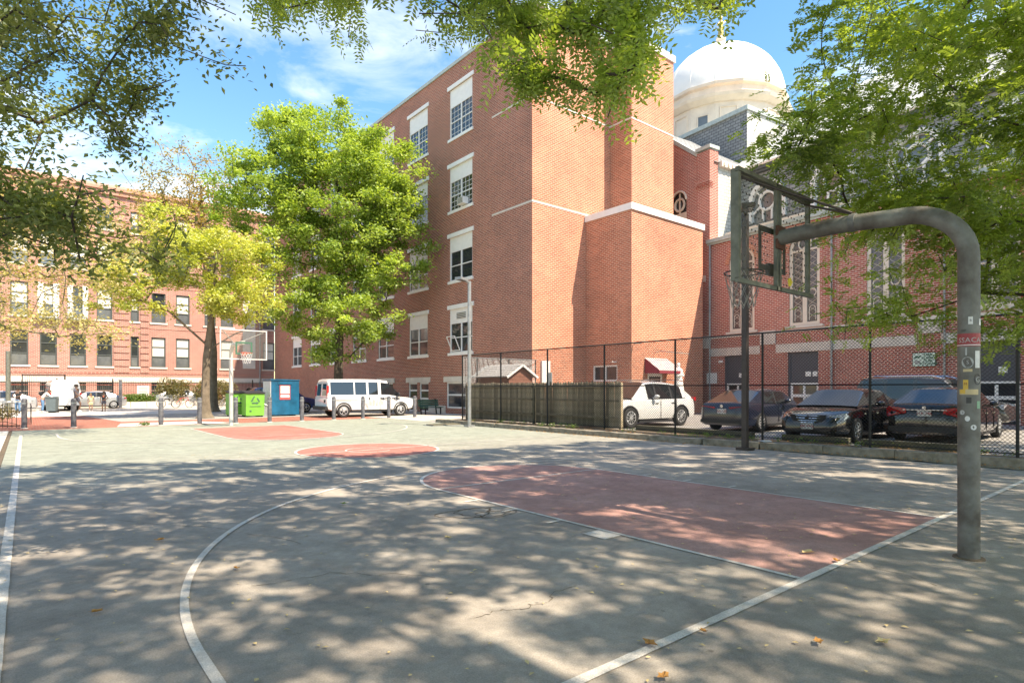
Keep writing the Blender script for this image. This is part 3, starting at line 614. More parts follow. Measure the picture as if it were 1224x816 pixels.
# transept side wall in the sunlit slate colour, gable roof behind
w = MB(); w.quad((0,.7,10.9),(0,6,10.9),(0,6,15.6),(0,.7,15.6)); w.quad((0,6,10.9),(0,22,10.9),(0,22,15.6),(0,6,15.6)); w.build('transept_side_wall', M['slate_sunlit'], CH, fix=False)
w = MB(); w.prism([(0.1,.3,15.6),(-6.5,.3,20.35),(-12,.3,15.6)], (0,20,0)); w.build('transept_roof', M['slate'], CH)
w = MB(); w.box(.001,.25,.75,6,15.35,15.7); [w.box(.25,.33,.9+k*.4,1.05+k*.4,15.4,15.62) for k in range(12)]; w.build('transept_cornice', M['cream'], CH)
# stone bands, lintels, blocks
w = MB()
for a, c in ((0.02,3.4),(4.42,11.4),(12.35,SE)): w.box(a+.0,c,-.05,-.001,3.56,4.03); w.box(a,c,-.045,-.001,4.64,4.77)
for a in (-.98,3.44,11.43,19.6): w.box(a,a+.95,-.07 if a > 0 else -.16,-.0011 if a > 0 else -.101,4.06,4.83)
for c in ctr: w.box(c-1.05,c+1.05,-.08,.02,4.83,4.94)
w.box(-.97,-.3,-.16,-.101,8.2,8.6)
build_each(w, 'stone_band', M['stone'], CH)
# arched leaded windows
def arch_window(name, w_, h, mull=True):
    r = w_/2; n = 12; cz = h-r; F = .17
    out_ = [(-r,0)]+[(r*math.cos(t), cz+r*math.sin(t)) for t in [math.pi*(1-k/n) for k in range(n+1)]]+[(r,0)]
    ri = r-F; inn = [(-ri,F)]+[(ri*math.cos(t), cz+ri*math.sin(t)) for t in [math.pi*(1-k/n) for k in range(n+1)]]+[(ri,F)]
    q = MB()
    for k in range(len(out_)-1):
        a, b_, c, d = out_[k], out_[k+1], inn[k+1], inn[k]
        q.prism([(a[0],.05,a[1]),(b_[0],.05,b_[1]),(c[0],.05,c[1]),(d[0],.05,d[1])], (0,.1,0))
    q.prism([(-r,.05,0),(r,.05,0),(ri,.05,F),(-ri,.05,F)], (0,.1,0))
    q.box(-.12,.12,.055,.14,F,cz+.1); q.tube([(.5*ri*math.cos(t)*1.05, .09, cz+.28+.5*ri*math.sin(t)) for t in np.linspace(0,2*math.pi,13)], .05, 5)
    q.box(-ri,ri,.056,.14,cz-.12,cz-.02)
    o = q.mesh(name, M['cream'])
    gl = MB().poly([(p[0],.12,p[1]) for p in inn]).mesh('pane', M['lead'], fix=False)
    ld = MB()
    for sx in (-1, 1):
        cx = sx*(ri+.12)/2; ww = (ri-.12)/2-.05
        for z in np.arange(.35, cz-.2, .17*2):
            ld.bar((cx-ww,.105,z),(cx+ww,.105,z+.3),.014,.014); ld.bar((cx+ww,.105,z),(cx-ww,.105,z+.3),.014,.014)
        ld.tube([(cx+.2*math.cos(t), .1, cz*.42+.2*math.sin(t)) for t in np.linspace(0,2*math.pi,13)], .028, 4)
        ld.tube([(cx-ww*.75,.1,F+.08),(cx-ww*.75,.1,.85)]+[(cx+ww*.75*math.cos(t),.1,.85+ww*.75*math.sin(t)) for t in np.linspace(math.pi,0,7)]+[(cx+ww*.75,.1,F+.08)], .022, 4)
    l = ld.mesh('leading', M['cream'])
    return o, gl, l
aw_ = arch_window('window', 1.7, 4.9)
for c in ctr:
    o = place(aw_[0], 'window', CH, (c,.0,4.95)); place(aw_[1], 'pane', o); place(aw_[2], 'leading', o)
    rg = MB(); rr0, rr1 = .86, 1.12
    for k in range(14):
        a, b_ = math.pi*k/14, math.pi*(k+1)/14
        rg.prism([(c+rr0*math.cos(a),-.04,9.0+rr0*math.sin(a)),(c+rr1*math.cos(a),-.04,9.0+rr1*math.sin(a)),(c+rr1*math.cos(b_),-.04,9.0+rr1*math.sin(b_)),(c+rr0*math.cos(b_),-.04,9.0+rr0*math.sin(b_))], (0,.039,0))
    rg.build('window_arch', M['brick_new'], CH)
o = MB(); o.tube([(-2.55+.65*math.cos(t),-.03,13.75+.65*math.sin(t)) for t in np.linspace(0,math.pi,9)], .07, 5); o.box(-3.2,-1.9,.1,.16,12.2,13.0); o.tube([(-2.55+.4*math.cos(t),.09,13.55+.4*math.sin(t)) for t in np.linspace(0,2*math.pi,13)], .08, 5); o.box(-2.6,-2.5,.08,.15,12.2,14.3); o = o.build('gable_window', M['cream'], CH)
MB().box(-3.2,-1.9,.17,.18,12.2,14.4).build('pane', M['glass'], o)
# doors: grey panel over white framed glazed doors
for i, (a, b_, z0, z1) in enumerate(door):
    c = (a+b_)/2; o = MB(); o.box(a,b_,.1,.14,1.9,z1); o.box(a,a+.12,.06,.0999,.15,z1-.001)
    o = o.build('door', M['grey_door'], CH)
    q = MB(); q.box(a+.13,b_,.07,.099,1.8,1.9); q.box(a+.13,b_,.07,.099,1.15,1.3)
    for x in (a+.13, c-.02, b_-.13): q.box(x,x+.12,.072,.098,.15,1.8)
    q.build('door_frame', M['white'], o); MB().box(a+.13,b_,.1,.12,.15,1.8).build('pane', M['glass'], o)
    q = MB(); q.box(c+.1,c+.4,.085,.0995,2.25,2.5)
    if i == 1: q.box(c+.5,c+.75,.085,.0995,2.25,2.5)
    q.build('notice', M['paper'], o)
w = MB()
for s in (.02, 7.55, 12.5, 20.6): w.tube([(s,-.12,.1),(s,-.12,10.4)], .055, 8)
build_each(w, 'downpipe', M['galv'], CH, smooth=True)
w = MB(); w.tube([(.7,-.1,3.15),(.95,-.35,3.2)], .05, 6); w.ellips((1.05,-.4,3.2),(.16,.1,.07)); w.build('security_camera', M['white'], CH)
w = MB(); w.box(-.2,.55,-.14,-.101,1.9,2.55); w.build('notice_board', M['paper'], CH)
# gutter, aisle roof with bands, clerestory, nave roof
w = MB(); w.box(-.2,SE,-.22,.1,10.5,10.72); w.box(-.2,SE,-.12,.1,10.38,10.499); w.build('gutter', M['copper'], CH)
w = MB(); w.prism([(0,.02,10.73),(0,2.85,11.5),(0,2.85,10.6),(0,.02,10.6)], (SE,0,0)); w.build('aisle_roof', M['slate_sunlit'], CH)
w = MB()
for k in range(5): yy = 1.3+k*.33; w.box(0,SE,yy,yy+.2,10.9+yy*.27-.2,10.9+yy*.27+.07)
w.build('aisle_cornice', M['cream'], CH)
w = MB(); cc = [1.9, 5.98, 10.15, 14.3, 18.5, 22.7]
wall(w, (0,2.85,0), (1,0,0), (0,-1,0), 0.05, SE, 11.4, 15.1, [(c-1.05,c+1.05,11.9,14.25,1) for c in cc], depth=.25); w.build('clerestory_wall', M['slate'], CH, fix=False)
def lunette():
    q = MB(); r0, r1 = 1.0, 1.28; n = 16
    for k in range(n):
        a, b_ = math.pi*k/n, math.pi*(k+1)/n
        q.prism([(r0*math.cos(a),-.12,1.2+r0*math.sin(a)),(r1*math.cos(a),-.12,1.2+r1*math.sin(a)),(r1*math.cos(b_),-.12,1.2+r1*math.sin(b_)),(r0*math.cos(b_),-.12,1.2+r0*math.sin(b_))], (0,.3,0))
    q.box(-1.28,-1.0,-.12,.18,0,1.2); q.box(1.0,1.28,-.12,.18,0,1.2)
    q.tube([(.55*math.cos(t),.05,1.2+.55*math.sin(t)) for t in np.linspace(0,2*math.pi,21)], .1, 6)
    for a, b_ in (((-.98,.55),(-.5,.9)), ((.98,.55),(.5,.9)), ((-.3,0),(-.3,.75)), ((.3,0),(.3,.75)), ((-.9,2.0),(-.4,1.6)), ((.9,2.0),(.4,1.6)), ((0,1.7),(0,2.2))): q.bar((a[0],.05,a[1]),(b_[0],.05,b_[1]),.09,.12)
    return q.mesh('lunette_window', M['white']), MB().poly([(-1.02,.14,0),(1.02,.14,0)]+[(1.02*math.cos(t),.14,1.2+1.02*math.sin(t)) for t in np.linspace(0,math.pi,13)]).mesh('pane', M['glass_grey'], fix=False)
lu = lunette()
for c in cc: o = place(lu[0], 'lunette_window', CH, (c,2.85,11.95)); place(lu[1], 'pane', o)
w = MB(); w.box(-.1,SE,2.5,3.1,15.1,15.3); w.box(-.1,SE,2.6,3.1,14.95,15.0999); w.build('eaves', M['dark_frame'], CH)
w = MB(); w.box(-.1,SE,2.45,3.12,15.3001,15.42); w.build('eaves_trim', M['cream'], CH)
w = MB(); w.prism([(-1,2.5,15.43),(-1,13,23.0),(-1,23.5,15.43)], (SE+1,0,0)); w.build('nave_roof', M['slate_sunlit'], CH)
# crossing block and dome
w = MB(); w.quad((-2,6.27,14),(-2,22,14),(-2,22,21.1),(-2,6.27,21.1)); w.build('crossing_sunny_wall', M['slate_sunlit'], CH, fix=False)
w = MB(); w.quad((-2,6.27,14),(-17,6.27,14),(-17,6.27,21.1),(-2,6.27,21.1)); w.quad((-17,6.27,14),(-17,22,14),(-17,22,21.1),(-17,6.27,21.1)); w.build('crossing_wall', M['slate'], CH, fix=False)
w = MB(); w.box(-17.15,-1.85,6.12,22.1,21.1,21.4); w.build('crossing_cornice', M['copper'], CH)
dc = (-9.2, 12.6); n = 16
D = MB(); a0 = math.pi/16
D.lathe([(5.0,21.38),(5.0,24.0),(5.15,24.02),(5.55,24.3),(5.65,24.5),(5.3,24.6),(5.05,24.62),(5.05,25.25),(5.3,25.35),(5.35,25.55),(5.1,25.62)], n, dc, ang=a0); dr = D.build('drum', M['cream'], CH)
D = MB()
for k in range(n):
    a = 2*math.pi*k/n+math.pi/16*0+2*math.pi/32*2
    for hw, col_ in ((1, 0),):
        c_, s_ = math.cos(a), math.sin(a); R_ = 5.0*math.cos(math.pi/n)
    t = Vector((-s_, c_, 0)); nrm = Vector((c_, s_, 0)); ce = Vector((dc[0], dc[1], 0))+nrm*(R_+.03)
    if k % 2 == 0:
        for dx in (-.42,.42): D.bar(ce+t*dx+V(0,0,21.9), ce+t*dx+V(0,0,23.2), .09, .06)
        for z in (21.9, 23.2): D.bar(ce-t*.45+V(0,0,z), ce+t*.45+V(0,0,z), .09, .06)
        g_ = MB(); g_.bar(ce-nrm*.02+V(0,0,21.95), ce-nrm*.02+V(0,0,23.15), .76, .02) if abs(nrm.x) > abs(nrm.y) else g_.bar(ce-nrm*.02+V(0,0,21.95), ce-nrm*.02+V(0,0,23.15), .76, .02)
        q = MB(); p0 = ce-nrm*.01; q.quad(p0-t*.38+V(0,0,21.95), p0+t*.38+V(0,0,21.95), p0+t*.38+V(0,0,23.15), p0-t*.38+V(0,0,23.15)); q.build('drum_window', M['glass_grey'], dr, fix=False)
    else:
        for dx in (-.62,.62): D.bar(ce+t*dx+V(0,0,21.7), ce+t*dx+V(0,0,23.6), .1, .05)
        for z in (21.7, 23.6): D.bar(ce-t*.65+V(0,0,z), ce+t*.65+V(0,0,z), .1, .05)
D.build('drum_panel', M['cream'], dr)
D = MB(); prof = [(5.12*math.cos(t), 25.6+5.1*math.sin(t)) for t in np.linspace(0, math.pi/2*.955, 22)]; D.lathe(prof, 48, dc); dm = D.build('dome', M['dome'], CH, smooth=True)
D = MB()
for k in range(16):
    a = 2*math.pi*k/16+a0; D.tube([(dc[0]+r_*math.cos(a), dc[1]+r_*math.sin(a), z_) for r_, z_ in prof], .014, 4)
D.build('dome_rib', M['dome'], dm)
D = MB(); D.lathe([(.55,30.5),(.5,30.85),(.3,30.95),(.25,31.5),(.42,31.6),(.4,31.75)], 12, dc); D.build('finial_base', M['cream'], CH, smooth=True)
D = MB(); D.lathe([(.2,31.75),(.25,32.2),(.17,32.6),(.22,33.0),(.14,33.2),(.07,33.3)], 10, dc); D.ellips((dc[0],dc[1],33.45),(.15,.15,.18)); D.tube([(dc[0],dc[1]+.2,33.0),(dc[0],dc[1]+.5,33.3)], .07, 6); D.tube([(dc[0],dc[1]-.2,33.0),(dc[0],dc[1]-.45,32.7)], .07, 6); D.bar((dc[0],dc[1],33.6),(dc[0],dc[1],34.3),.06,.06); D.bar((dc[0],dc[1]-.22,34.02),(dc[0],dc[1]+.22,34.02),.06,.06)
D.build('rooftop_statue', M['gold'], CH, smooth=True)

# ------------------------------------------------------------------ the brick row building across the street
RB = thing('row_building', 'long pink brick building with stone sills across the street behind the yellow tree', 'building', (-10, 64, 0)); RO = (-10, 64, 0)
spec = [(-7.4,1.2),(-5.42,1.2),(-3.32,1.2),(-1.32,1.2),(1.05,.68),(3.02,1.2),(5.12,1.2),(7.6,1.05),(9.2,1.2),(13.4,1.2)]
x = -9.6
while x > -32: spec.append((x,1.2)); x -= 2.15
rows = [(3.66,6.55),(7.98,10.85),(12.5,15.3),(16.4,18.4)]
holes = [(c-ww/2,c+ww/2,a,b_) for c, ww in spec for a, b_ in rows]+[(c-.6,c+.6,.95,2.15) for c, ww in spec if ww > 1]
w = MB(); wall(w, (0,64,0), (1,0,0), (0,-1,0), -36, 13.98, 0, 19.6, holes, depth=.22); w.build('wall', M['brick_row'], RB, off=RO, fix=False)
w = MB(); w.box(-36,14.1,63.75,64.4,19.6,20.0); w.box(-36,14.1,63.6,64.4,20.0,20.25); w.build('cornice', M['terracotta'], RB, off=RO)
w = MB(); w.prism([(-36,63.9,20.26),(-36,70,22.3),(-36,78,20.26)], (50.1,0,0)); w.build('roof', M['terracotta'], RB, off=RO)
w = MB(); w.box(-36,13.97,63.93,63.999,2.2,2.68); w.build('belt_course', M['stone'], RB, off=RO)
w = MB()
for z in np.arange(.25, 2.2, .55): w.box(-36,13.9,63.97,63.999,z+.03,z+.07)
for z in (11.4,11.75,7.35,3.0): w.box(-36,13.9,63.96,63.999,z,z+.1)
build_each(w, 'brick_string_course', M['brick_church'], RB, off=RO)
w = MB()
for z in np.arange(3.1, 19.2, .62):
    for a, b_ in ((-.6,.62),(1.5,2.2),(-10.2-12,-9.0-12)): w.box(a,b_,63.9,63.999,z,z+.52)
build_each(w, 'quoin', M['brick_row'], RB, off=RO)
w = MB(); w.box(10.75,12.0,63.95,63.999,3.7,10.9); w.build('blank_panel', M['stone'], RB, off=RO)
kk = {}
def row_kit(ww, h, kind):
    key = (ww, round(h,2), kind)
    if key in kk: return kk[key]
    fr = {'dark':'dark_frame','white':'dark_frame'}[kind]; q = MB(); F = .1
    q.box(-ww/2,-ww/2+F,.1,.2,0,h); q.box(ww/2-F,ww/2,.1,.2,0,h); q.box(-ww/2+F,ww/2-F,.1,.2,h-F,h); q.box(-ww/2+F,ww/2-F,.1,.2,0,F); q.box(-ww/2+F,ww/2-F,.11,.19,h*.36-.04,h*.36+.04); q.box(-ww/2+F,ww/2-F,.11,.19,h*.68-.04,h*.68+.04)
    me = q.mesh('window', M[fr]); p1 = MB().box(-ww/2+.05,ww/2-.05,.17,.18,.05,h*.36).mesh('pane', M['glass_grey']); p2 = MB().box(-ww/2+.05,ww/2-.05,.165,.175,h*.36,h-.05).mesh('pane', M['glass' if kind == 'dark' else 'blind'])
    kk[key] = (me, [p1, p2]); return kk[key]
sl_ = {ww: MB().box(-ww/2-.15,ww/2+.15,-.08,.1,-.16,.0).mesh('sill', M['stone']) for ww in (1.2,.68,1.05)}
rr = random.Random(5)
for i, (c, ww) in enumerate(spec):
    for k, (a, b_) in enumerate(rows):
        kind = 'dark' if (k == 0 and c < 2) or rr.random() < .25 else 'white'
        add_window(RB, row_kit(ww, b_-a, kind), (c-RO[0], 0, a), 0, None, sl_[ww])
    if ww > 1:
        q = MB(); [q.bar((x_,.05,.95),(x_,.05,2.15),.03,.03) for x_ in np.linspace(-.5,.5,7)]
        if 'bars' not in kk: kk['bars'] = (q.mesh('window_bars', M['dark_frame']), MB().box(-.6,.6,.15,.16,.95,2.15).mesh('basement_pane', M['glass']))
        o = place(kk['bars'][0], 'window_bars', RB, (c-RO[0],0,0)); place(kk['bars'][1], 'basement_pane', o)
# balcony windows with white shutters
for c in (-5.42, -3.32):
    q = MB(); q.box(c-.75,c-.35,63.9,63.98,7.9,10.9); q.box(c+.35,c+.75,63.9,63.98,7.9,10.9); q.build('shutter', M['white'], RB, off=RO)
    q = MB(); q.box(c-.85,c+.85,63.4,63.99,7.7,7.8); [q.bar((x_,63.42,7.8),(x_,63.42,8.7),.03,.03) for x_ in np.linspace(c-.82,c+.82,9)]; q.box(c-.85,c+.85,63.4,63.44,8.7,8.75); q.build('balcony', M['dark_frame'], RB, off=RO)
w = MB(); w.tube([(12.45,63.85,0),(12.45,63.85,19.5)], .07, 6); build_each(w, 'downpipe', M['galv'], RB, off=RO)
# ------------------------------------------------------------------ writing
def text_mesh(name, s, size, m, ext=.002, align='CENTER', bold=0):
    c = bpy.data.curves.new('lettering', 'FONT'); c.body = s; c.size = size; c.extrude = ext; c.align_x = align; c.align_y = 'CENTER'; c.resolution_u = 2; c.offset = bold
    o = bpy.data.objects.new('lettering', c); COL.objects.link(o); dg = bpy.context.evaluated_depsgraph_get(); me = bpy.data.meshes.new_from_object(o.evaluated_get(dg)); bpy.data.objects.remove(o); bpy.data.curves.remove(c)
    me.name = name; me.materials.clear(); me.materials.append(m); return me
UP = (R(90), 0, 0)     # text standing upright facing -Y

# ------------------------------------------------------------------ basketball hoops
def hoop(name, label, y_pole, sgn, pole_m, frame_m, near):
    t = thing(name, label, 'basketball hoop', (0, y_pole, 0)); Y = lambda d: sgn*d
    board = 1.9 if near else 1.96
    if near:
        r = .088; pts = [(0,0,0),(0,0,2.86)]
        for k in range(1, 10): a = math.pi/2*k/9; pts.append((0, Y(.55-.55*math.cos(a)), 2.86+.5*math.sin(a)))
        pts += [(0,Y(1.1),3.40),(0,Y(1.5),3.40),(0,Y(1.83),3.39)]
        p = MB().tube(pts, r, 20).build('pole', pole_m, t, smooth=True)
        MB().lathe([(.13,0),(.125,.012),(.09,.014)], 16).build('base_collar', M['dirt'], t)
        MB().tube([(0,Y(.98),3.40),(0,Y(1.04),3.40)], .097, 18).build('clamp', M['steel'], p, smooth=True)
        b = MB(); 
        for sx in (-1, 1): b.tube([(sx*.03,Y(1.02),3.5),(sx*.80,Y(board-.03),3.95)], .014, 6)
        build_each(b, 'brace_rod', M['darksteel'], t)
        MB().box(-.085,.085,min(Y(1.8),Y(1.83)),max(Y(1.8),Y(1.83)),3.26,3.53).build('mounting_plate', M['rust'], t)
    else:
        p = MB().tube([(0,0,0),(0,0,3.2),(0,Y(.3),3.5),(0,Y(1.9),3.5)], .085, 14).build('pole', pole_m, t, smooth=True)
        b = MB()
        for sx in (-1, 1): b.tube([(0,Y(.6),3.5),(sx*.8,Y(board-.03),3.95)], .018, 6)
        build_each(b, 'brace_rod', pole_m, t)
    yb = Y(board); z0, z1 = 2.79, 4.02; hw = .915; F = .045
    ya, yc = sorted((yb-.03*sgn, yb+.02*sgn))
    b = MB(); b.box(-hw,-hw+F,ya,yc,z0,z1); b.box(hw-F,hw,ya,yc,z0,z1); b.box(-hw+F,hw-F,ya,yc,z1-F,z1); b.box(-hw+F,hw-F,ya,yc,z0,z0+F)
    if near:
        yd, ye = sorted((yb-.075*sgn, yb-.031*sgn))
        for x in (-.055,.025): b.box(x,x+.03,yd,ye,z0-.02,z1+.01)
        b.box(-hw,hw,yd,ye,z0-.02,z0+.025); b.box(-hw,hw,yd,ye,z1-.03,z1+.015); b.box(-hw-.004,-hw+.05,yd,ye,z0+.031,z1-.041)
    fo = b.build('backboard_frame', frame_m, t)
    g_ = MB(); g_.box(-hw+F,hw-F,min(yb,yb+.008*sgn),max(yb,yb+.008*sgn),z0+F,z1-F); gl = g_.build('backboard', M['clear'], t)
    q = MB(); ys_ = sorted((yb+.009*sgn, yb+.013*sgn)); 
    for (a,b_,c,d) in ((-.33,-.26,3.0,3.52),(.26,.33,3.0,3.52),(-.26,.26,3.45,3.52),(-.26,.26,3.0,3.07)): q.box(a,b_,ys_[0],ys_[1],c,d)
    q.build('target_square', M['darksteel' if near else 'ink_green'], gl)
    if near:   # perforations of the sheet, a regular field of small dark bolts/holes
        q = MB()
        for i in range(22):
            for j in range(15):
                x = -.84+i*.08+(.04 if j % 2 else 0); z = 2.88+j*.078
                if abs(x) < .09 or x > .85: continue
                q.box(x-.010,x+.010,ys_[0],ys_[1],z-.010,z+.010)
        o = q.build('perforation', M['darksteel'], gl); o['kind'] = 'stuff'
        q = MB(); ya_ = yb-.004; rr = random.Random(2)
        q.poly([(.42+.07*math.cos(a)*rr.uniform(.6,1.2), ya_, 2.93+.06*math.sin(a)*rr.uniform(.6,1.2)) for a in np.linspace(0,6.0,11)]); q.build('paint_splash', mat('yellow_paint', (.7,.55,.05), .6), gl, fix=False)
    yr = yb+Y(.15+.23); rim = MB(); rim.tube([(.228*math.cos(a), yr+.228*math.sin(a), 3.05) for a in np.linspace(0,2*math.pi,29)], .0095, 6, cap=False)
    rim.box(-.09,.09,*sorted((yb+.01*sgn, yb+.05*sgn)),2.96,3.1)
    for sx in (-1,1): rim.tube([(sx*.07,yb+Y(.04),3.04),(sx*.12,yr-Y(.19),3.045)], .009, 5); rim.tube([(sx*.07,yb+Y(.04),2.97),(sx*.15,yr-Y(.15),3.04)], .008, 5)
    ro = rim.build('rim', M['darksteel'] if near else M['rim'], t, smooth=True)
    net = MB(); n = 12
    rings = [(.226,3.04),(.205,2.93),(.175,2.82),(.15,2.72),(.135,2.62)]
    for k in range(len(rings)-1):
        for j in range(n):
            a0_ = 2*math.pi*(j+.5*(k%2))/n; r0, z0_ = rings[k]; r1, z1_ = rings[k+1]
            for dlt in (-.5,.5):
                a1_ = a0_+2*math.pi*dlt/n; net.bar((r0*math.cos(a0_), yr+r0*math.sin(a0_), z0_), (r1*math.cos(a1_), yr+r1*math.sin(a1_), z1_), .0055, .0055)
    net.build('net', M['net'] if near else M['shirt_white'], ro); return t, p
nh, npole = hoop('basketball_hoop', 'bent grey steel hoop nearest, its thick pole covered in stickers', -.70, 1, M['hoopsteel'], M['olive'], True)
fh, _ = hoop('basketball_hoop', 'far white hoop with white framed clear backboard and orange rim by the green bins', 25.46, -1, M['whitesteel'], M['whitesteel'], False)
# stickers on the near pole
PR = .0895; DIRC = math.atan2(-1.58, -6.9)
def patch(a0, a1, z0, z1, m, r=PR, name='sticker', rnd_=False, n=8):
    b = MB()
    if rnd_:
        ac, zc = (a0+a1)/2, (z0+z1)/2; pts = [(ac+(a1-a0)/2*math.cos(t), zc+(z1-z0)/2*math.sin(t)) for t in np.linspace(0,2*math.pi,17)[:-1]]
        b.poly([(r*math.cos(a), r*math.sin(a), z) for a, z in pts])
    else:
        for k in range(n):
            a, c = a0+(a1-a0)*k/n, a0+(a1-a0)*(k+1)/n; b.quad((r*math.cos(a),r*math.sin(a),z0),(r*math.cos(c),r*math.sin(c),z0),(r*math.cos(c),r*math.sin(c),z1),(r*math.cos(a),r*math.sin(a),z1))
    return b.build(name, m, npole, fix=False)
def wrap_text(s, size, z, a, m, r=PR+.001):
    me = text_mesh('lettering', s, size, m, .0003)
    for v in me.vertices: an = a+v.co.x/r; v.co = Vector((r*math.cos(an), r*math.sin(an), z+v.co.y))
    return place(me, 'lettering', npole)
SK = {k: mat('sticker_'+k, c, .45, var=.08, vscale=30) for k, c in dict(red=(.28,.03,.035), white=(.62,.62,.6), yellow=(.6,.38,.05), grey=(.36,.37,.36), black=(.03,.03,.03), green=(.2,.4,.25), tan=(.5,.4,.22), dark=(.1,.09,.08)).items()}
D_ = DIRC
patch(D_-1.45, D_+1.35, 2.005, 2.125, SK['red']); wrap_text('SSACA', .066, 2.06, D_+.08, SK['white'])
patch(D_-1.4, D_+1.3, 2.012, 2.02, SK['white'], PR+.0012)
patch(D_-.05, D_+.35, 2.21, 2.28, SK['white']); wrap_text('B', .03, 2.245, D_+.15, SK['black'])
patch(D_+1.0, D_+1.4, 2.2, 2.26, SK['white']); wrap_text('STP', .025, 2.15, D_-.45, SK['black'])
patch(D_-.3, D_-.15, 1.92, 1.99, SK['grey'])
patch(D_-.65, D_+.42, 1.80, 1.905, SK['grey'], rnd_=True); patch(D_-.42, D_+.22, 1.825, 1.88, SK['dark'], PR+.001, rnd_=True); wrap_text('S', .05, 1.853, D_-.1, SK['white'], PR+.002)
patch(D_+.55, D_+1.1, 1.80, 1.96, SK['white']); patch(D_-.5, D_+.3, 1.765, 1.79, SK['tan'])
patch(D_+.42, D_+1.25, 1.64, 1.745, SK['black'], rnd_=True); wrap_text('G', .07, 1.69, D_+.85, SK['white'], PR+.0015)
patch(D_-.5, D_-.05, 1.60, 1.69, SK['yellow']); wrap_text('M', .035, 1.65, D_-.28, SK['red'], PR+.0015)
patch(D_-.9, D_+.9, 1.55, 1.60, SK['tan'], PR-.0003); patch(D_-.85, D_-.3, 1.56, 1.6, SK['yellow'], PR+.0005)
patch(D_-.22, D_+.22, 1.47, 1.525, SK['black']); patch(D_+.75, D_+1.15, 1.42, 1.49, SK['green'])
patch(D_-.85, D_-.35, 1.36, 1.405, SK['grey'], rnd_=True); patch(D_-.35, D_+.1, 1.30, 1.35, SK['white'], rnd_=True); patch(D_+.15, D_+.7, 1.22, 1.27, SK['white'], rnd_=True)

# ------------------------------------------------------------------ lamp posts
def lamp(name, label, loc, m, head_dir, H=6.2, w=.13):
    t = thing(name, label, 'lamp post', loc)
    if w > .12: MB().box(-w/2,w/2,-w/2,w/2,.0,H).build('pole', m, t)
    else: MB().tube([(0,0,0),(0,0,H)], w/2+.02, 12).build('pole', m, t, smooth=True)
    MB().box(-.17,.17,-.17,.17,0,.07).build('base_plate', m, t); b = MB()
    dx, dy = head_dir; b.bar((0,0,H-.04),(dx*.35,dy*.35,H-.0),.07,.07); b.build('arm', m, t)
    h = MB(); s_ = Vector((-dy,dx,0))*.16; a = Vector((dx,dy,0)); p0 = a*.3; p1 = a*.78
    h.prism([p0-s_*.8+V(0,0,H-.05),p0+s_*.8+V(0,0,H-.05),p1+s_+V(0,0,H-.03),p1-s_+V(0,0,H-.03)], (0,0,.1)); ho = h.build('lamp_head', m, t)
    MB().prism([p0-s_*.5+V(0,0,H-.062),p0+s_*.5+V(0,0,H-.062),p1*.93+s_*.7+V(0,0,H-.045),p1*.93-s_*.7+V(0,0,H-.045)], (0,0,.01)).build('lens', M['glass_grey'], ho)
lamp('lamp_post', 'dark brown square lamp post in front of the parked dark sedans', (7.56, 5.75, 0), M['darksteel'], (-.82, -.57), 6.15, .135)
lamp('lamp_post', 'slim grey lamp post at the corner of the wooden plank fence', (7.45, 18.0, 0), M['galv'], (-.95, -.3), 6.1, .115)
lamp('lamp_post', 'lamp post on the pale concrete strip at the left edge of the court', (-7.62, 17.73, .01), M['darksteel'], (.9, .3), 6.1, .14)

# ------------------------------------------------------------------ chain-link fence
CF = thing('chain_link_fence', 'tall black chain-link fence along the kerb in front of the parked cars', 'fence', (9.1, 21, .145)); CO = (9.1, 21, .145)
py = [20.95, 18.0, 15.0, 12.0, 9.0, 6.1, 3.35, .55, -2.4, -5.3, -8.2]; fx = lambda y: float(np.interp(y, [-8,0,6,12,21], [9.2,9.17,8.85,9.15,9.4])); FXC = 9.13; ZT = 3.17
pm = MB().tube([(0,0,0),(0,0,ZT-.145)], .032, 8).mesh('post', M['black'], smooth=True)
for y in py: place(pm, 'post', CF, (FXC-CO[0], y-CO[1], 0))
for z, r in ((ZT, .022), (1.70, .018), (.24, .012)):
    MB().tube([(FXC,py[0],z),(FXC,py[-1],z)], r, 6).build('rail', M['black'], CF, off=CO)
def link_mesh(P, U, N, L_, z0, z1, pitch=.085, r=.005):
    P, U, N = Vector(P), Vector(U), Vector(N); b = MB(); h = z1-z0; k = -int(h/pitch)-1
    tri = [(math.cos(a)*r, math.sin(a)*r) for a in (0.5, 2.6, 4.7)]
    for sgn in (1, -1):
        for i in range(-int(h/pitch)-1, int(L_/pitch)+1):
            u0 = i*pitch; t0 = max(0, -u0); t1 = min(h, L_-u0)
            if t1 <= t0: continue
            a = (u0+t0, t0); c = (u0+t1, t1)
            if sgn < 0: a, c = (a[0], h-a[1]), (c[0], h-c[1])
            pa = P+U*a[0]+V(0,0,z0+a[1])+N*.0018*sgn; pc = P+U*c[0]+V(0,0,z0+c[1])+N*.0018*sgn; d = (pc-pa).normalized(); s_ = d.cross(N)
            vs_ = [pa+N*x+s_*y for x, y in tri]+[pc+N*x+s_*y for x, y in tri]
            b.add(vs_, [(0,1,4,3),(1,2,5,4),(2,0,3,5)])
    return b
lm = link_mesh((FXC,py[-1],0), (0,1,0), (-1,0,0), py[0]-py[-1], .2, ZT-.02); o = lm.build('chain_link_mesh', M['black'], CF, off=CO, fix=False, uv=False); o['kind'] = 'stuff'
CF2 = thing('chain_link_fence', 'short grey chain-link return behind the slim grey lamp post', 'fence', (9.13, 21, .1))
for x in (.9, 2.9, 4.7): MB().tube([(x,0,0),(x,0,3.0)], .03, 8).build('post', M['black'], CF2)
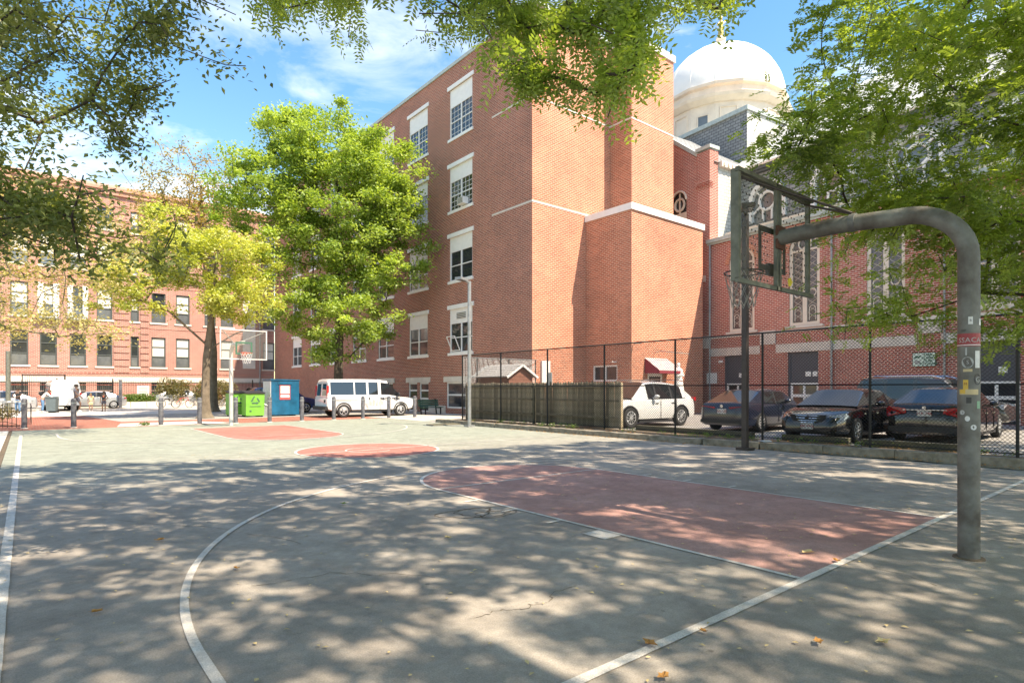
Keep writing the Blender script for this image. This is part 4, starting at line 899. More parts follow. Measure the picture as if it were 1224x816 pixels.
for z in (3.0,): MB().tube([(0,0,z),(4.8,0,z)], .02, 6).build('rail', M['galv'], CF2)
o = link_mesh((0.05,0,0), (1,0,0), (0,-1,0), 4.7, .1, 2.98).build('chain_link_mesh', M['galv'], CF2, fix=False, uv=False); o['kind'] = 'stuff'

# ------------------------------------------------------------------ wooden plank fence behind it
WF = thing('wooden_fence', 'mossy brown plank fence with pointed tops behind the black chain-link', 'fence', (9.33, 11.4, .145)); xs = 0
rr = random.Random(8); pms = []
for k in range(6):
    h = 1.72+rr.uniform(-.02,.02); w_ = .132
    pms.append(MB().prism([(.012,-w_/2,.04),(.012,w_/2,.04),(.012,w_/2,h-.07),(.012,w_/4,h),(.012,-w_/4,h),(.012,-w_/2,h-.07)], (.02,0,0)).mesh('plank', M['wood']))
y = .1; k = 0
while y < 9.4:
    if abs(y-4.62) > .09:
        place(pms[rr.randrange(6)], 'plank', WF, (rr.uniform(-.004,.004), y, rr.uniform(-.015,.01)), (rr.uniform(-.008,.008), 0, 0))
    y += .141
for z in (.38, .98, 1.5): 
    for y0, y1 in ((0.02,4.5),(4.75,9.4)): MB().box(-.045,.011,y0,y1,z,z+.075).build('fence_rail', M['wood'], WF)
for y0 in (0, 4.62, 9.42): MB().box(-.06,.05,y0-.05,y0+.05,0,1.68).build('fence_post', M['timber' if y0 == 4.62 else 'wood'], WF)
t = thing('parking_sign', 'small blank white sign above the plank fence in front of the shed', 'sign', (9.38, 15.1, .145))
MB().box(-.02,.0,-.02,.02,0,2.1).build('sign_post', M['galv'], t); MB().box(-.035,-.021,-.13,.13,1.6,2.1).build('sign_plate', M['paper'], t)
# shed
SH = thing('garden_shed', 'small brown shed with grey shingle gable roof behind the plank fence', 'shed', (10.95, 18.8, .145))
MB().box(-.72,.72,0,2.5,0,2.05).build('wall', M['siding'], SH)
MB().prism([(-.72,0,2.051),(.72,0,2.051),(0,0,2.5)], (0,2.5,0)).build('gable', M['siding'], SH)
b = MB(); [b.box(-.73,.73,-.012,-.001,z,z+.02) for z in np.arange(.2,2.05,.14)]; b.build('siding_batten', M['siding'], SH)
b = MB()
for sx in (-1, 1):
    b.prism([(0,-.15,2.56),(sx*.95,-.15,1.98),(sx*.95,-.15,2.02),(0,-.15,2.6)], (0,2.8,0))
ro = b.build('roof', M['shingle'], SH)
for sx in (-1, 1):
    for k in range(6):
        f = k/6; x0, z0 = sx*(.02+.93*f), 2.6-.58*f+.0; x1, z1 = sx*(.02+.93*(f+.2)), 2.6-.58*(f+.2)
        for j in range(7): y0 = -.16+j*.4+(k%2)*.1; b = MB(); b.prism([(x0,y0,z0+.004),(x1,y0,z1+.022),(x1,y0,z1+.034),(x0,y0,z0+.014)], (0,.385,0)); b.build('shingle', M['shingle'], ro)
b = MB()
for sx in (-1, 1): b.bar((0,-.17,2.55),(sx*.95,-.17,1.97),.03,.1)
build_each(b, 'bargeboard', M['shirt_white'], SH)

# timber wheel stops
for k, (y0, y1, lb) in enumerate(((6.6,10.95,'long timber wheel stop beside the white car'), (4.0,5.75,'timber wheel stop in front of the black sedan grille'), (1.3,3.7,'timber wheel stop behind the tail of the red-lamped black sedan'), (-3.5,-.8,'timber wheel stop right of the sticker covered pole'))):
    o = rough_block('wheel_stop', y1-y0, .18, .17, M['timber'], 50+k, None, (9.62, (y0+y1)/2, .235), R(1.5*(k-1)), .006); tag(o, lb, 'wheel stop', 'timber wheel stops inside the fence')

# ------------------------------------------------------------------ bollards
bp = [(-5.42,27.8,'bollard beside the man in the cap, on the red paving'), (-2.41,27.15,'bollard at the concrete pad, left of the yellow tree'), (-.87,27.3,'bollard standing in front of the yellow tree trunk'), (.54,26.85,'bollard just right of the far white hoop pole'),
      (2.04,26.8,'bollard in front of the blue metal box, its left corner'), (3.6,26.85,'bollard between the blue metal box and the white van'), (5.28,26.95,'bollard at the rear wheel of the white van'), (6.81,26.8,'bollard in front of the middle of the white van'),
      (8.11,26.4,'bollard in front of the front door of the white van'), (9.64,26.3,'bollard just past the nose of the white van'), (-6.98,28.4,'bollard at the end of the low iron railing')]
bm_ = MB().lathe([(.095,0),(.095,1.1),(.085,1.17),(.05,1.2)], 14).mesh('bollard', M['bollard'], smooth=True)
bb = MB().lathe([(.13,0),(.125,.02),(.1,.03)], 14).mesh('base_ring', M['concrete']); bc = MB().lathe([(.101,.98),(.101,1.05)], 14).mesh('band', M['galv'])
for x, y, lb in bp:
    o = thing('bollard', lb, 'bollard', (x,y,0), 0, 'bollards along the far end of the court'); place(bm_, 'post', o, rot=(0,0,random.random()*6)); place(bb, 'base_ring', o); place(bc, 'band', o)

# ------------------------------------------------------------------ bins, clothing bank, bench
def recycle_bin(label, x, y=32.7):
    t = thing('recycling_bin', label, 'bin', (x, y, .015), 0, 'green recycling bins')
    MB().prism([(-.48,-.4,.08),(.48,-.4,.08),(.5,-.45,1.3),(-.5,-.45,1.3)], (0,.85,0)).build('body', M['green_bin'], t)
    MB().prism([(-.52,-.5,1.301),(.52,-.5,1.301),(.52,.5,1.42),(-.52,.5,1.42)], (0,0,.05)).build('lid', M['plastic'], t)
    b = MB()
    for sx in (-.4,.4):
        for sy in (-.3,.3): b.tube([(sx-.03,sy,.06),(sx+.03,sy,.06)], .06, 10)
    build_each(b, 'wheel', M['tyre'], t); lg = MB()
    for k in range(3):      # recycling arrows: three bent bars with heads
        a = math.pi/2+k*2*math.pi/3; p = lambda an, r_: (r_*math.cos(an), -.435, .93+r_*math.sin(an)); q = a+2*math.pi/3
        A, B_ = Vector(p(a,.3)), Vector(p(q,.3)); m1 = A.lerp(B_,.15); m2 = A.lerp(B_,.62); lg.bar(m1, m2, .075, .02, up=(0,1,0)); d = (B_-A).normalized(); s_ = d.cross(V(0,1,0)); lg.prism([m2+s_*.09, m2-s_*.09, m2+d*.13], (0,.012,0))
    lg.build('recycling_symbol', M['ink_green'], t); b = MB(); b.box(-.3,.3,-.437,-.425,.58,.61); b.box(-.3,-.2,-.43,-.42,.3,.38); b.build('printed_line', M['ink_green'], t)
    return t
recycle_bin('lime green recycling bin standing against the blue metal box', 2.95); recycle_bin('lime green recycling bin half hidden by the far hoop pole', 2.45, 34.1)
t = thing('donation_box', 'large blue metal clothing donation box with white poster between bins and van', 'donation box', (4.62, 33.1, .015))
MB().box(-.78,.82,-.7,.7,.08,2.05).build('body', M['blue_bin'], t); MB().box(-.8,-.781,-.7,.7,.25,2.0).build('side_panel', M['shirt_white'], t)
MB().prism([(-.82,-.74,2.051),(.86,-.74,2.051),(.86,-.74,2.1),(-.82,-.74,2.14)], (0,1.48,0)).build('lid', M['blue_bin'], t)
b = MB(); [b.box(x-.05,x+.05,-.6,.6,0,.08) for x in (-.6,.6)]; build_each(b, 'skid', M['darksteel'], t)
po = MB().box(-.3,.3,-.72,-.701,.95,1.78).build('poster', mat('poster_red', (.5,.08,.08), .6, var=0), t); b = MB(); b.box(-.25,.25,-.725,-.7205,1.3,1.73); b.box(-.25,.25,-.725,-.7205,1.08,1.22); b.build('poster_panel', M['paper'], po)
b = MB(); [b.box(-.22,.22,-.728,-.7255,1.36+k*.06,1.375+k*.06) for k in range(6)]; b.build('printed_line', M['ink'], po); b = MB(); b.box(-.4,.4,-.74,-.701,1.83,1.98); b.build('hatch', M['blue_bin'], t)
t = thing('cardboard_box', 'grey cardboard leaning at the foot of the blue box', 'box', (3.5, 33.0, .015), .2); MB().prism([(-.3,-.4,0),(.2,-.4,0),(.25,-.4,.55),(-.1,-.35,.75)], (0,.5,0)).build('carton', M['galv'], t); MB().prism([(-.12,-.42,.72),(.27,-.42,.53),(.3,-.42,.56),(-.1,-.42,.78)], (0,.5,0)).build('flap', M['paper'], t)
t = thing('park_bench', 'dark green bench against the brick wall beside the slim lamp post', 'bench', (12.35, 29.0, .01), R(8))
for k in range(3): MB().box(-.8,.8,-.25+k*.16,-.12+k*.16,.42,.46).build('seat_slat', M['bench'], t)
for k in range(3): MB().prism([(-.8,.22+k*.03,.5+k*.14),(.8,.22+k*.03,.5+k*.14),(.8,.25+k*.03,.62+k*.14),(-.8,.25+k*.03,.62+k*.14)], (0,.03,0)).build('back_slat', M['bench'], t)
for sx in (-.6,.6): b = MB(); b.bar((sx,-.2,0),(sx,-.2,.42),.06,.06); b.bar((sx,.2,0),(sx,.34,.95),.06,.06); b.bar((sx,-.25,.4),(sx,.25,.4),.05,.05); b.build('leg', M['black'], t)

# park sign on the church wall
t = thing('park_sign', 'pale green sign on the church wall reading PARK CLOSED DUSK TO DAWN', 'sign', (0,0,0)); 
s_c = 11.7; pw = V(25.6,18.0,0)+V(-.1253,-.9921,0)*s_c-V(.9921,-.1253,0)*.09; t.location = pw+V(0,0,2.9); t.rotation_euler = (0,0,R(-97.2))
MB().box(-.46,.46,0,.02,-.31,.31).build('sign_plate', M['ink_green'], t); pl_ = MB().box(-.44,.44,-.006,-.001,-.29,.29).build('sign_face', M['sign_mint'], t)
for k, s in enumerate(('PARK', 'CLOSED', 'DUSK', 'TO DAWN')): place(text_mesh('lettering', s, .14, M['ink_green'], bold=.006), 'lettering', pl_, (.17, -.008, .2-k*.135), UP)
b = MB(); b.prism([(-.38,-.009,.12),(-.3,-.009,.18),(-.2,-.009,.15),(-.1,-.009,.22),(-.14,-.009,.1),(-.25,-.009,.08),(-.38,-.009,.05)], (0,.003,0)); b.box(-.38,-.36,-.01,-.007,-.02,.02); b.build('logo', M['ink_green'], pl_)
b = MB(); b.prism([(-.36,-.009,-.2),(-.12,-.009,-.2),(-.12,-.009,-.05),(-.36,-.009,-.02)], (0,.002,0)); b.build('emblem_ground', M['galv'], pl_)
# white statue by the annex
t = thing('garden_statue', 'white robed statue standing against the orange brick annex corner', 'statue', (21.1, 17.2, .145))
b = MB(); b.lathe([(.34,0),(.34,1.1),(.3,1.15)], 8); b.build('plinth', M['stone'], t); b = MB(); b.lathe([(.28,1.15),(.3,1.4),(.24,1.8),(.2,2.1),(.25,2.35),(.24,2.5),(.1,2.6),(.08,2.66)], 14); b.ellips((0,0,2.76),(.1,.11,.14)); b.tube([(-.23,0,2.45),(-.3,-.12,2.15),(-.1,-.25,2.2)], .06, 8); b.tube([(.23,0,2.45),(.3,-.12,2.15),(.1,-.25,2.2)], .06, 8); b.build('figure', M['white'], t, smooth=True)

# ------------------------------------------------------------------ railings and fences by the street
t = thing('iron_fence', 'black iron picket fence along the front garden of the pink brick building', 'fence', (-12, 58.6, 0)); b = MB()
for x in np.arange(-12, 26, .13): b.bar((x,0,.45),(x,0,2.3),.02,.02)
o = b.build('picket', M['black'], t); o['kind'] = 'stuff'
for z in (.55, 2.1): MB().box(-12,26,-.02,.02,z,z+.04).build('rail', M['black'], t)
for x in np.arange(-12, 26, 3.8): MB().box(x-.04,x+.04,-.05,.05,.1,2.45).build('post', M['black'], t)
t = thing('iron_gate', 'open tall iron gate frame behind the woman and the grey bin', 'gate', (-7.2, 55.5, 0))
b = MB(); b.box(0,.07,0,.07,0,2.7); b.box(2.55,2.65,0,.07,0,2.7); b.box(.07,2.55,0,.06,2.6,2.68); b.build('gate_frame', M['black'], t); b = MB(); [b.bar((x,.03,.2),(x,.03,2.6),.02,.02) for x in np.arange(.2,.9,.13)]; b.build('bar', M['black'], t)
t = thing('fence_post', 'thick rusty grey post at the tail of the silver street car', 'post', (-1.1, 54.2, 0)); MB().box(-.1,.1,-.1,.1,0,2.25).build('shaft', M['bollard'], t); MB().box(-.13,.13,-.13,.13,2.251,2.33).build('cap', M['galv'], t)
t = thing('low_railing', 'low white topped railing with iron pickets around the planted bed at left', 'railing', (-7.3, 28.6, 0)); b = MB(); b.box(-4.5,.6,-.03,.03,1.04,1.12); b.build('handrail', M['whitesteel'], t)
b = MB(); [b.bar((x,0,.05),(x,0,1.04),.02,.02) for x in np.arange(-4.4,.2,.14)]; b.box(-4.5,.2,-.02,.02,.1,.14); b.build('picket', M['black'], t)
b = MB(); [b.bar((.55,y_,.05),(.55,y_,.8),.02,.02) for y_ in np.arange(2.5,9.5,.16)]; b.bar((.55,2.5,.8),(.55,9.5,.8),.04,.04); b.build('side_railing', M['black'], t)
t = thing('planter_wall', 'low pale stone planter wall with hedge behind the bicycles', 'planter', (1.4, 57.0, 0)); 
for k in range(9): o = rough_block('stone_block', 1.15, .4, .48, M['stone'], 80+k, t, (-2.1+k*1.18, 0, .24), R(90), .01)
t = thing('notice_board', 'white notice board on the iron fence beside the hedge', 'notice board', (1.0, 58.4, 0)); MB().box(-.03,.03,0,.05,0,1.9).build('post', M['galv'], t); MB().box(-.45,.45,-.04,.0,1.0,1.85).build('board', M['paper'], t); b = MB(); [b.box(-.35,.35,-.05,-.041,1.15+k*.12,1.2+k*.12) for k in range(5)]; b.build('printed_line', M['galv'], t)
t = thing('utility_pole', 'grey green pole at the left edge in front of the pink building', 'pole', (-7.9, 51.5, 0)); MB().tube([(0,0,0),(0,0,4.2)], .14, 12).build('pole', M['olive'], t, smooth=True)
t = thing('utility_cabinet', 'low wooden hatch cover beside the slim grey lamp post', 'hatch', (7.0, 19.6, 0)); MB().box(-.5,.9,-.3,.3,0,.06).build('lid', M['timber'], t); MB().box(-.6,1.0,-.4,.4,0,.02).build('frame', M['galv'], t)

# ------------------------------------------------------------------ cars
def loft_mesh(name, stations, mats, cap=True, smooth=True):
    """stations: list of rings (equal length lists of points, half section y>=0 mirrored by caller)"""
    b = MB(); n = len(stations[0]); vs_ = [p for s in stations for p in s]; fs = []
    for i in range(len(stations)-1):
        for j in range(n): fs.append((i*n+j, i*n+(j+1)%n, (i+1)*n+(j+1)%n, (i+1)*n+j))
    if cap: fs.append(tuple(range(n))); fs.append(tuple((len(stations)-1)*n+j for j in range(n)))
    b.add(vs_, fs); return b
def wheel_meshes(r, w_, spokes=5):
    ty = MB(); prof = [(r*.66,-w_/2+.01),(r*.9,-w_/2),(r*.985,-w_/2+.03),(r,0),(r*.985,w_/2-.03),(r*.9,w_/2),(r*.66,w_/2-.01)]
    n = 24; vs_ = []; fs = []
    for q in prof:
        for j in range(n): a = 2*math.pi*j/n; vs_.append((q[0]*math.cos(a), q[1], q[0]*math.sin(a)))
    for i in range(len(prof)-1):
        for j in range(n): fs.append((i*n+j, i*n+(j+1)%n, (i+1)*n+(j+1)%n, (i+1)*n+j))
    ty.add(vs_, fs); 
    d = MB(); d.tube([(0,-w_/2+.06,0),(0,w_/2-.02,0)], r*.66, 20)
    s = MB(); rr_ = r*.64; y0 = -w_/2+.025
    for ring in ((rr_, rr_*.88),):
        vs_ = []; fs = []
        for j in range(n):
            a = 2*math.pi*j/n
            for q in ring:
                vs_ += [(q*math.cos(a), y0-.01, q*math.sin(a))]
        for j in range(n): fs.append((2*j, 2*j+1, 2*((j+1)%n)+1, 2*((j+1)%n)))
        s.add(vs_, fs)
    for k in range(spokes):
        a = 2*math.pi*k/spokes; s.bar((.03*math.cos(a), y0, .03*math.sin(a)), (rr_*.95*math.cos(a), y0, rr_*.95*math.sin(a)), r*.13, .022, up=(-math.sin(a), 0, math.cos(a)))
    s.tube([(0,y0-.02,0),(0,y0+.03,0)], r*.16, 12)
    return ty.mesh('wheel', M['tyre'], smooth=True), d.mesh('brake_disc', M['plastic']), s.mesh('rim', M['rim_alloy'])
def add_wheels(t, xs_, hw, r, w_=.22, spokes=5):
    ty, d, s = wheel_meshes(r, w_, spokes)
    for x in xs_:
        for sy in (-1, 1):
            o = place(ty, 'wheel', t, (x, sy*(hw-w_/2+.005), r), (0,0,0 if sy < 0 else math.pi)); place(d, 'brake_disc', o); place(s, 'rim', o)
def cut_arches(o, xs_, r, hw):
    for k, x in enumerate(xs_):
        for sy in (-1, 1):
            cb = MB().tube([(x, sy*(hw-.34), r), (x, sy*(hw+.3), r)], r*1.12, 28); c = cb.build('cutter', M['plastic'], uv=False)
            md = o.modifiers.new('cut', 'BOOLEAN'); md.operation = 'DIFFERENCE'; md.solver = 'EXACT'; md.object = c
            dg = bpy.context.evaluated_depsgraph_get(); me = bpy.data.meshes.new_from_object(o.evaluated_get(dg)); o.modifiers.remove(md); o.data = me; bpy.data.objects.remove(c)
    o.data.polygons.foreach_set('use_smooth', [True]*len(o.data.polygons)); o.data.set_sharp_from_angle(angle=R(32))
def car(name, label, cat, loc, rz, pm_, prof, wheels, hw, r, cabin, spokes=5, tail='bar', rail=False, plate_rear=True, group=None, clad=False, grille=True, detail=True, wins=None, zb=.2, front_style='sedan', mirrors=True, glass='carglass'):
    """prof: [(x, z_top, half width factor)] rear->front ; cabin: [(x, z, wtop)] ring list with belt line"""
    t = thing(name, label, cat, loc, rz, group)
    rings = []
    for x, zt, wf, z_b in prof:
        w_ = hw*wf; h_ = zt-z_b
        half = [(w_*.80, z_b), (w_*.95, z_b+.04), (w_*.99, z_b+h_*.22), (w_*1.0, z_b+h_*.48), (w_*.985, z_b+h_*.72), (w_*.95, zt-.06), (w_*.87, zt-.012), (w_*.6, zt+.006), (w_*.25, zt+.014)]
        rings.append([(x, y_, z_) for y_, z_ in half]+[(x, -y_, z_) for y_, z_ in reversed(half)])
    body = loft_mesh('body', rings, pm_).build('body', pm_, t, smooth=True)
    cut_arches(body, wheels, r, hw); add_wheels(t, wheels, hw, r, spokes=spokes)
    # cabin shell: rings of (base, shoulder, roof edge, roof)
    belt = lambda x: float(np.interp(x, [p[0] for p in prof], [p[1] for p in prof]))
    cr = []
    for x, z, wt, kind in cabin:
        zbt = belt(x)-.02; wb = hw*.9*float(np.interp(x, [p[0] for p in prof], [p[2] for p in prof])); z = max(z, zbt+.025); f = min(1, (z-zbt)/.4)
        half = [(wb, zbt), (wb+(hw*wt-wb)*.94*f, z-.075*f), (wb+(hw*wt-wb)*f-.07*f, z-.015), (wb*.45, z+.012*f)]
        cr.append(([(x, y_, z_) for y_, z_ in half]+[(x, -y_, z_) for y_, z_ in reversed(half)], kind))
    roof = MB(); n = 8; sides = []; ws = MB(); rw = MB(); pil = MB()
    for i in range(len(cr)-1):
        A, Bq = cr[i][0], cr[i+1][0]; kind = cr[i][1]
        q = lambda j: (A[j], A[(j+1)%n], Bq[(j+1)%n], Bq[j])
        mid = [1,2,3,4,5]
        for j in mid:
            tgt = rw if kind == 'rear' and j in (2,3,4) else (ws if kind == 'front' and j in (2,3,4) else roof)
            tgt.quad(*q(j))
        for j in (0, 6):
            if kind in ('glass',):
                g_ = MB(); A0, A1, B1, B0 = [Vector(p) for p in q(j)]; ins = .0
                g_.quad(A0, A1, B1, B0); sides.append(g_)
            elif kind == 'pillar': pil.quad(*q(j))
            else: roof.quad(*q(j))
    ro = roof.build('roof', pm_, t, smooth=True, fix=True)
    ws.build('windscreen', M[glass], t, smooth=True); rw.build('rear_window', M[glass], t, smooth=True)
    for g_ in sides: g_.build('side_window', M[glass], t)
    if pil.v: pil.build('door_pillar', M['plastic'], t, fix=False)
    ls = MB(); bx = [c[0] for c in cr if True]
    # window surround line (chrome/black)
    for sy in (0, 1):
        pts = [Vector(c[0][0 if sy == 0 else 7]) for c in cr[1:-1]]
        for a, c in zip(pts[:-1], pts[1:]): ls.bar(a+V(0,(.004 if sy == 0 else -.004),.005), c+V(0,(.004 if sy == 0 else -.004),.005), .015, .022)
    ls.build('window_trim', M['chrome' if detail else 'plastic'], t)
    x0, x1 = prof[0][0], prof[-1][0]; zt0, zt1 = prof[1][1], prof[-2][1]
    # lower bumpers / sills
    b = MB(); b.box(wheels[0]+r*1.2, wheels[1]-r*1.2, -hw*.96, hw*.96, zb-.02, zb+.07); b.build('sill', M['plastic'], t)
    # door seams and handles
    b = MB(); hd = MB()
    for sx in (wins or []):
        for sy in (-1, 1): b.box(sx-.006, sx+.006, sy*hw*1.002-.008, sy*hw*1.002+.008, zb+.1, belt(sx)-.05); hd.box(sx+.12, sx+.3, sy*hw*.985-.02, sy*hw*.985+.02, belt(sx)-.2, belt(sx)-.165)
    if wins: b.build('door_seam', M['seam'], t); hd.build('door_handle', M['chrome' if detail else 'plastic'], t)
    if mirrors:
        fx_ = [c for c in cabin if c[3] == 'front'][0][0]-.28
        for sy in (-1, 1):
            b = MB(); b.ellips((fx_, sy*(hw+.1), belt(fx_)+.08), (.09,.12,.075)); b.box(fx_-.03,fx_+.03,*sorted((sy*hw*.88, sy*(hw+.03))),belt(fx_)+.0,belt(fx_)+.05); b.build('mirror', pm_, t, smooth=True)
    return t, body, x0, x1, belt
def lamp_box(t, nm, x, y0, y1, z0, z1, m, dx=.05, parent=None):
    b = MB(); b.box(x-dx, x+dx, y0, y1, z0, z1); return b.build(nm, M[m], parent or t)
def sedan_prof(L2, zh=.92, zd=1.0, zb=.2):
    return [(-L2,.58,.74,.32),(-L2+.03,.86,.84,.24),(-L2+.10,zd-.03,.92,zb+.02),(-L2+.35,zd,.97,zb),(-L2+1.1,zd-.005,1,zb),(-.3,.955,1,zb),(.75,.95,1,zb),(L2-1.3,zh+.01,1,zb),(L2-.7,zh-.06,.97,zb),(L2-.3,zh-.15,.90,zb+.01),(L2-.08,zh-.26,.80,.24),(L2,.52,.66,.30)]
def suv_prof(L2, zb=.28, lf=None):
    lf = lf or L2
    return [(-L2,.62,.78,.38),(-L2+.04,1.0,.9,.32),(-L2+.14,1.08,.95,zb),(-L2+.5,1.1,.99,zb),(0,1.08,1,zb),(lf-1.5,1.08,1,zb),(lf-.9,1.05,.98,zb),(lf-.35,.97,.92,zb+.02),(lf-.1,.84,.84,.32),(lf,.6,.72,.38)]
def plate(t, x, z, s, face=1, txt='7WL 412'):
    b = MB(); b.box(x-.006,x+.006,-.16,.16,z-.08,z+.08); p = b.build('number_plate', M['plate'], t)
    if txt: place(text_mesh('lettering', txt, .1, M['ink_red'], .001), 'lettering', p, (x+.009*face,0,z), (R(90),0,R(90)*face))
    return p

# white SUV (front towards the fence)
WHP = paint('white_car_paint', (.60,.60,.59), .3)
L2 = 2.38
t, body, x0, x1, belt = car('parked_car', 'white SUV parked nose to the fence behind the end of the plank fence', 'car', (0,0,0), 0, WHP, suv_prof(L2, lf=2.2), (-1.42, 1.42), .96, .385,
    [(-2.36,1.10,.86,'rear'),(-1.75,1.58,.66,'solid'),(-1.62,1.61,.68,'glass'),(-1.0,1.69,.70,'pillar'),(-.92,1.70,.70,'glass'),(-.1,1.73,.71,'pillar'),(0,1.73,.71,'glass'),(.42,1.70,.70,'front'),(1.28,1.1,.84,'end')], spokes=10, wins=[-.2,-1.12])
t.location = (11.75, 12.55, .145); t.rotation_euler = (0,0,math.pi-R(4)); SUVT = t
b = MB(); [b.tube([(-1.9,sy*.68,1.73),(-1.5,sy*.7,1.8),(.3,sy*.7,1.8),(.6,sy*.68,1.73)], .02, 6) for sy in (-1,1)]; build_each(b, 'roof_rail', M['chrome'], t)
b = MB(); [b.tube([(x,sy*.955,.38+.42*math.sin(a)) if False else (x+.435*math.cos(a), sy*.958, .38+.435*math.sin(a)) for a in np.linspace(-.1,math.pi+.1,15)], .028, 6) for x in (-1.42,1.5) for sy in (-1,1)]; b.build('arch_trim', M['plastic'], t)
for sy in (-1,1): lamp_box(t,'taillight',-2.33,*sorted((sy*.62,sy*.9)),.98,1.12,'taillight',.06); lamp_box(t,'headlight',1.98,*sorted((sy*.5,sy*.82)),.78,.92,'headlight',.12)
b = MB(); b.box(2.12,2.22,-.42,.42,.5,.82); b.build('grille', M['plastic'], t); plate(t, -2.4, .75, 0, -1, '1EK 93')

def tail_bar(t, L2, hw, z0=.72, z1=.87, zmid=None):
    for sy in (-1, 1):
        b = MB(); b.prism([(-L2-.012,sy*hw*.30,z0+.05),(-L2+.0,sy*hw*.86,z0),(-L2+.16,sy*hw*.965,z0+.03),(-L2+.16,sy*hw*.965,z1),(-L2-.0,sy*hw*.86,z1+.01),(-L2-.012,sy*hw*.30,z1-.02)], (.035,0,0)); b.build('taillight', M['taillight'], t)
# dark blue sedan, tail to the fence
NAV = paint('dark_blue_paint', (.012,.016,.032), .2); L2 = 2.42
t, *_r = car('parked_car', 'dark navy sedan with its tail to the fence left of the brown lamp post', 'car', (13.52, 8.55, .145), 0, NAV, sedan_prof(L2), (-1.45, 1.38), .91, .335,
    [(-2.05,1.0,.86,'rear'),(-1.2,1.39,.70,'solid'),(-1.05,1.41,.72,'glass'),(-.35,1.445,.73,'pillar'),(-.27,1.447,.73,'glass'),(.42,1.41,.72,'front'),(1.2,.97,.84,'end')], spokes=10, wins=[-.3,.62])
tail_bar(t, L2-.02, .88, .74, .86); plate(t, -2.425, .70, 0, -1, '3HK 185'); MB().tube([(-2.44,.0,.87),(-2.42,.0,.87)], .05, 12).build('badge', M['chrome'], t); MB().box(-2.43,-2.3,-.8,.8,.3,.42).build('rear_diffuser', M['plastic'], t)
# black sedan facing us
BLK = paint('black_paint', (.008,.008,.009), .14); L2 = 2.42
t, *_r = car('parked_car', 'glossy black sedan facing the fence with chrome barred grille', 'car', (11.98, 5.06, .145), math.pi, BLK, sedan_prof(L2, .95), (-1.42, 1.45), .93, .335,
    [(-2.0,1.0,.86,'rear'),(-1.2,1.40,.70,'solid'),(-1.05,1.42,.72,'glass'),(-.35,1.455,.73,'pillar'),(-.27,1.457,.73,'glass'),(.38,1.42,.72,'front'),(1.25,.985,.84,'end')], spokes=7, wins=[-.3,.62])
b = MB(); 
for k, (z, hwk) in enumerate(((.73,.52),(.665,.50),(.60,.44),(.545,.36))): b.tube([(L2-.09,-hwk,z+.01),(L2-.005,-hwk*.5,z-.005),(L2+.012,0,z-.008),(L2-.005,hwk*.5,z-.005),(L2-.09,hwk,z+.01)], .014, 6)
go = MB().prism([(L2-.06,-.5,.75),(L2-.06,.5,.75),(L2-.06,.36,.53),(L2-.06,-.36,.53)], (.045,0,0)).build('grille', M['plastic'], t); b.build('grille_bar', M['chrome'], go); MB().tube([(L2-.0,0,.655),(L2+.03,0,.655)], .05, 14).build('badge', M['plastic'], go)
for sy in (-1,1):
    b = MB(); b.prism([(L2-.16,sy*.53,.58),(L2-.1,sy*.56,.73),(L2-.42,sy*.86,.80),(L2-.50,sy*.9,.70),(L2-.3,sy*.84,.6)], (.06,0,.0)); b.build('headlight', M['headlight'], t)
    b = MB(); b.box(L2-.2,L2-.09,*sorted((sy*.5,sy*.72)),.33,.4); b.build('fog_lamp', M['taillight'], t)
MB().box(L2-.12,L2-.015,-.6,.6,.27,.42).build('air_intake', M['plastic'], t); plate(t, L2+.01, .44, 0, 1, '682 VN6')
# black sedan tail to the fence, red lamps
t, *_r = car('parked_car', 'black sedan with large red tail lamps backed to the fence behind the sticker covered pole', 'car', (14.05, 2.98, .145), R(2), BLK, sedan_prof(2.5,.95,1.05), (-1.53, 1.58), .935, .345,
    [(-2.15,1.05,.88,'rear'),(-1.3,1.43,.70,'solid'),(-1.12,1.45,.72,'glass'),(-.38,1.48,.74,'pillar'),(-.3,1.482,.74,'glass'),(.42,1.44,.72,'front'),(1.25,.99,.84,'end')], spokes=9, wins=[-.3,.68])
for sy in (-1,1):
    b = MB(); b.prism([(-2.54,sy*.42,.80),(-2.52,sy*.84,.70),(-2.34,sy*.93,.74),(-2.34,sy*.93,.93),(-2.5,sy*.84,.98),(-2.53,sy*.44,.93)], (.045,0,0)); b.build('taillight', M['taillight'], t)
plate(t, -2.52, .80, 0, -1, '21K 748'); MB().tube([(-2.52,0,.95),(-2.49,0,.95)], .045, 12).build('badge', M['chrome'], t); MB().box(-2.51,-2.38,-.84,.84,.3,.44).build('rear_bumper', M['plastic'], t); MB().box(-2.54,-2.5,-.5,.5,.885,.9).build('boot_trim', M['chrome'], t)
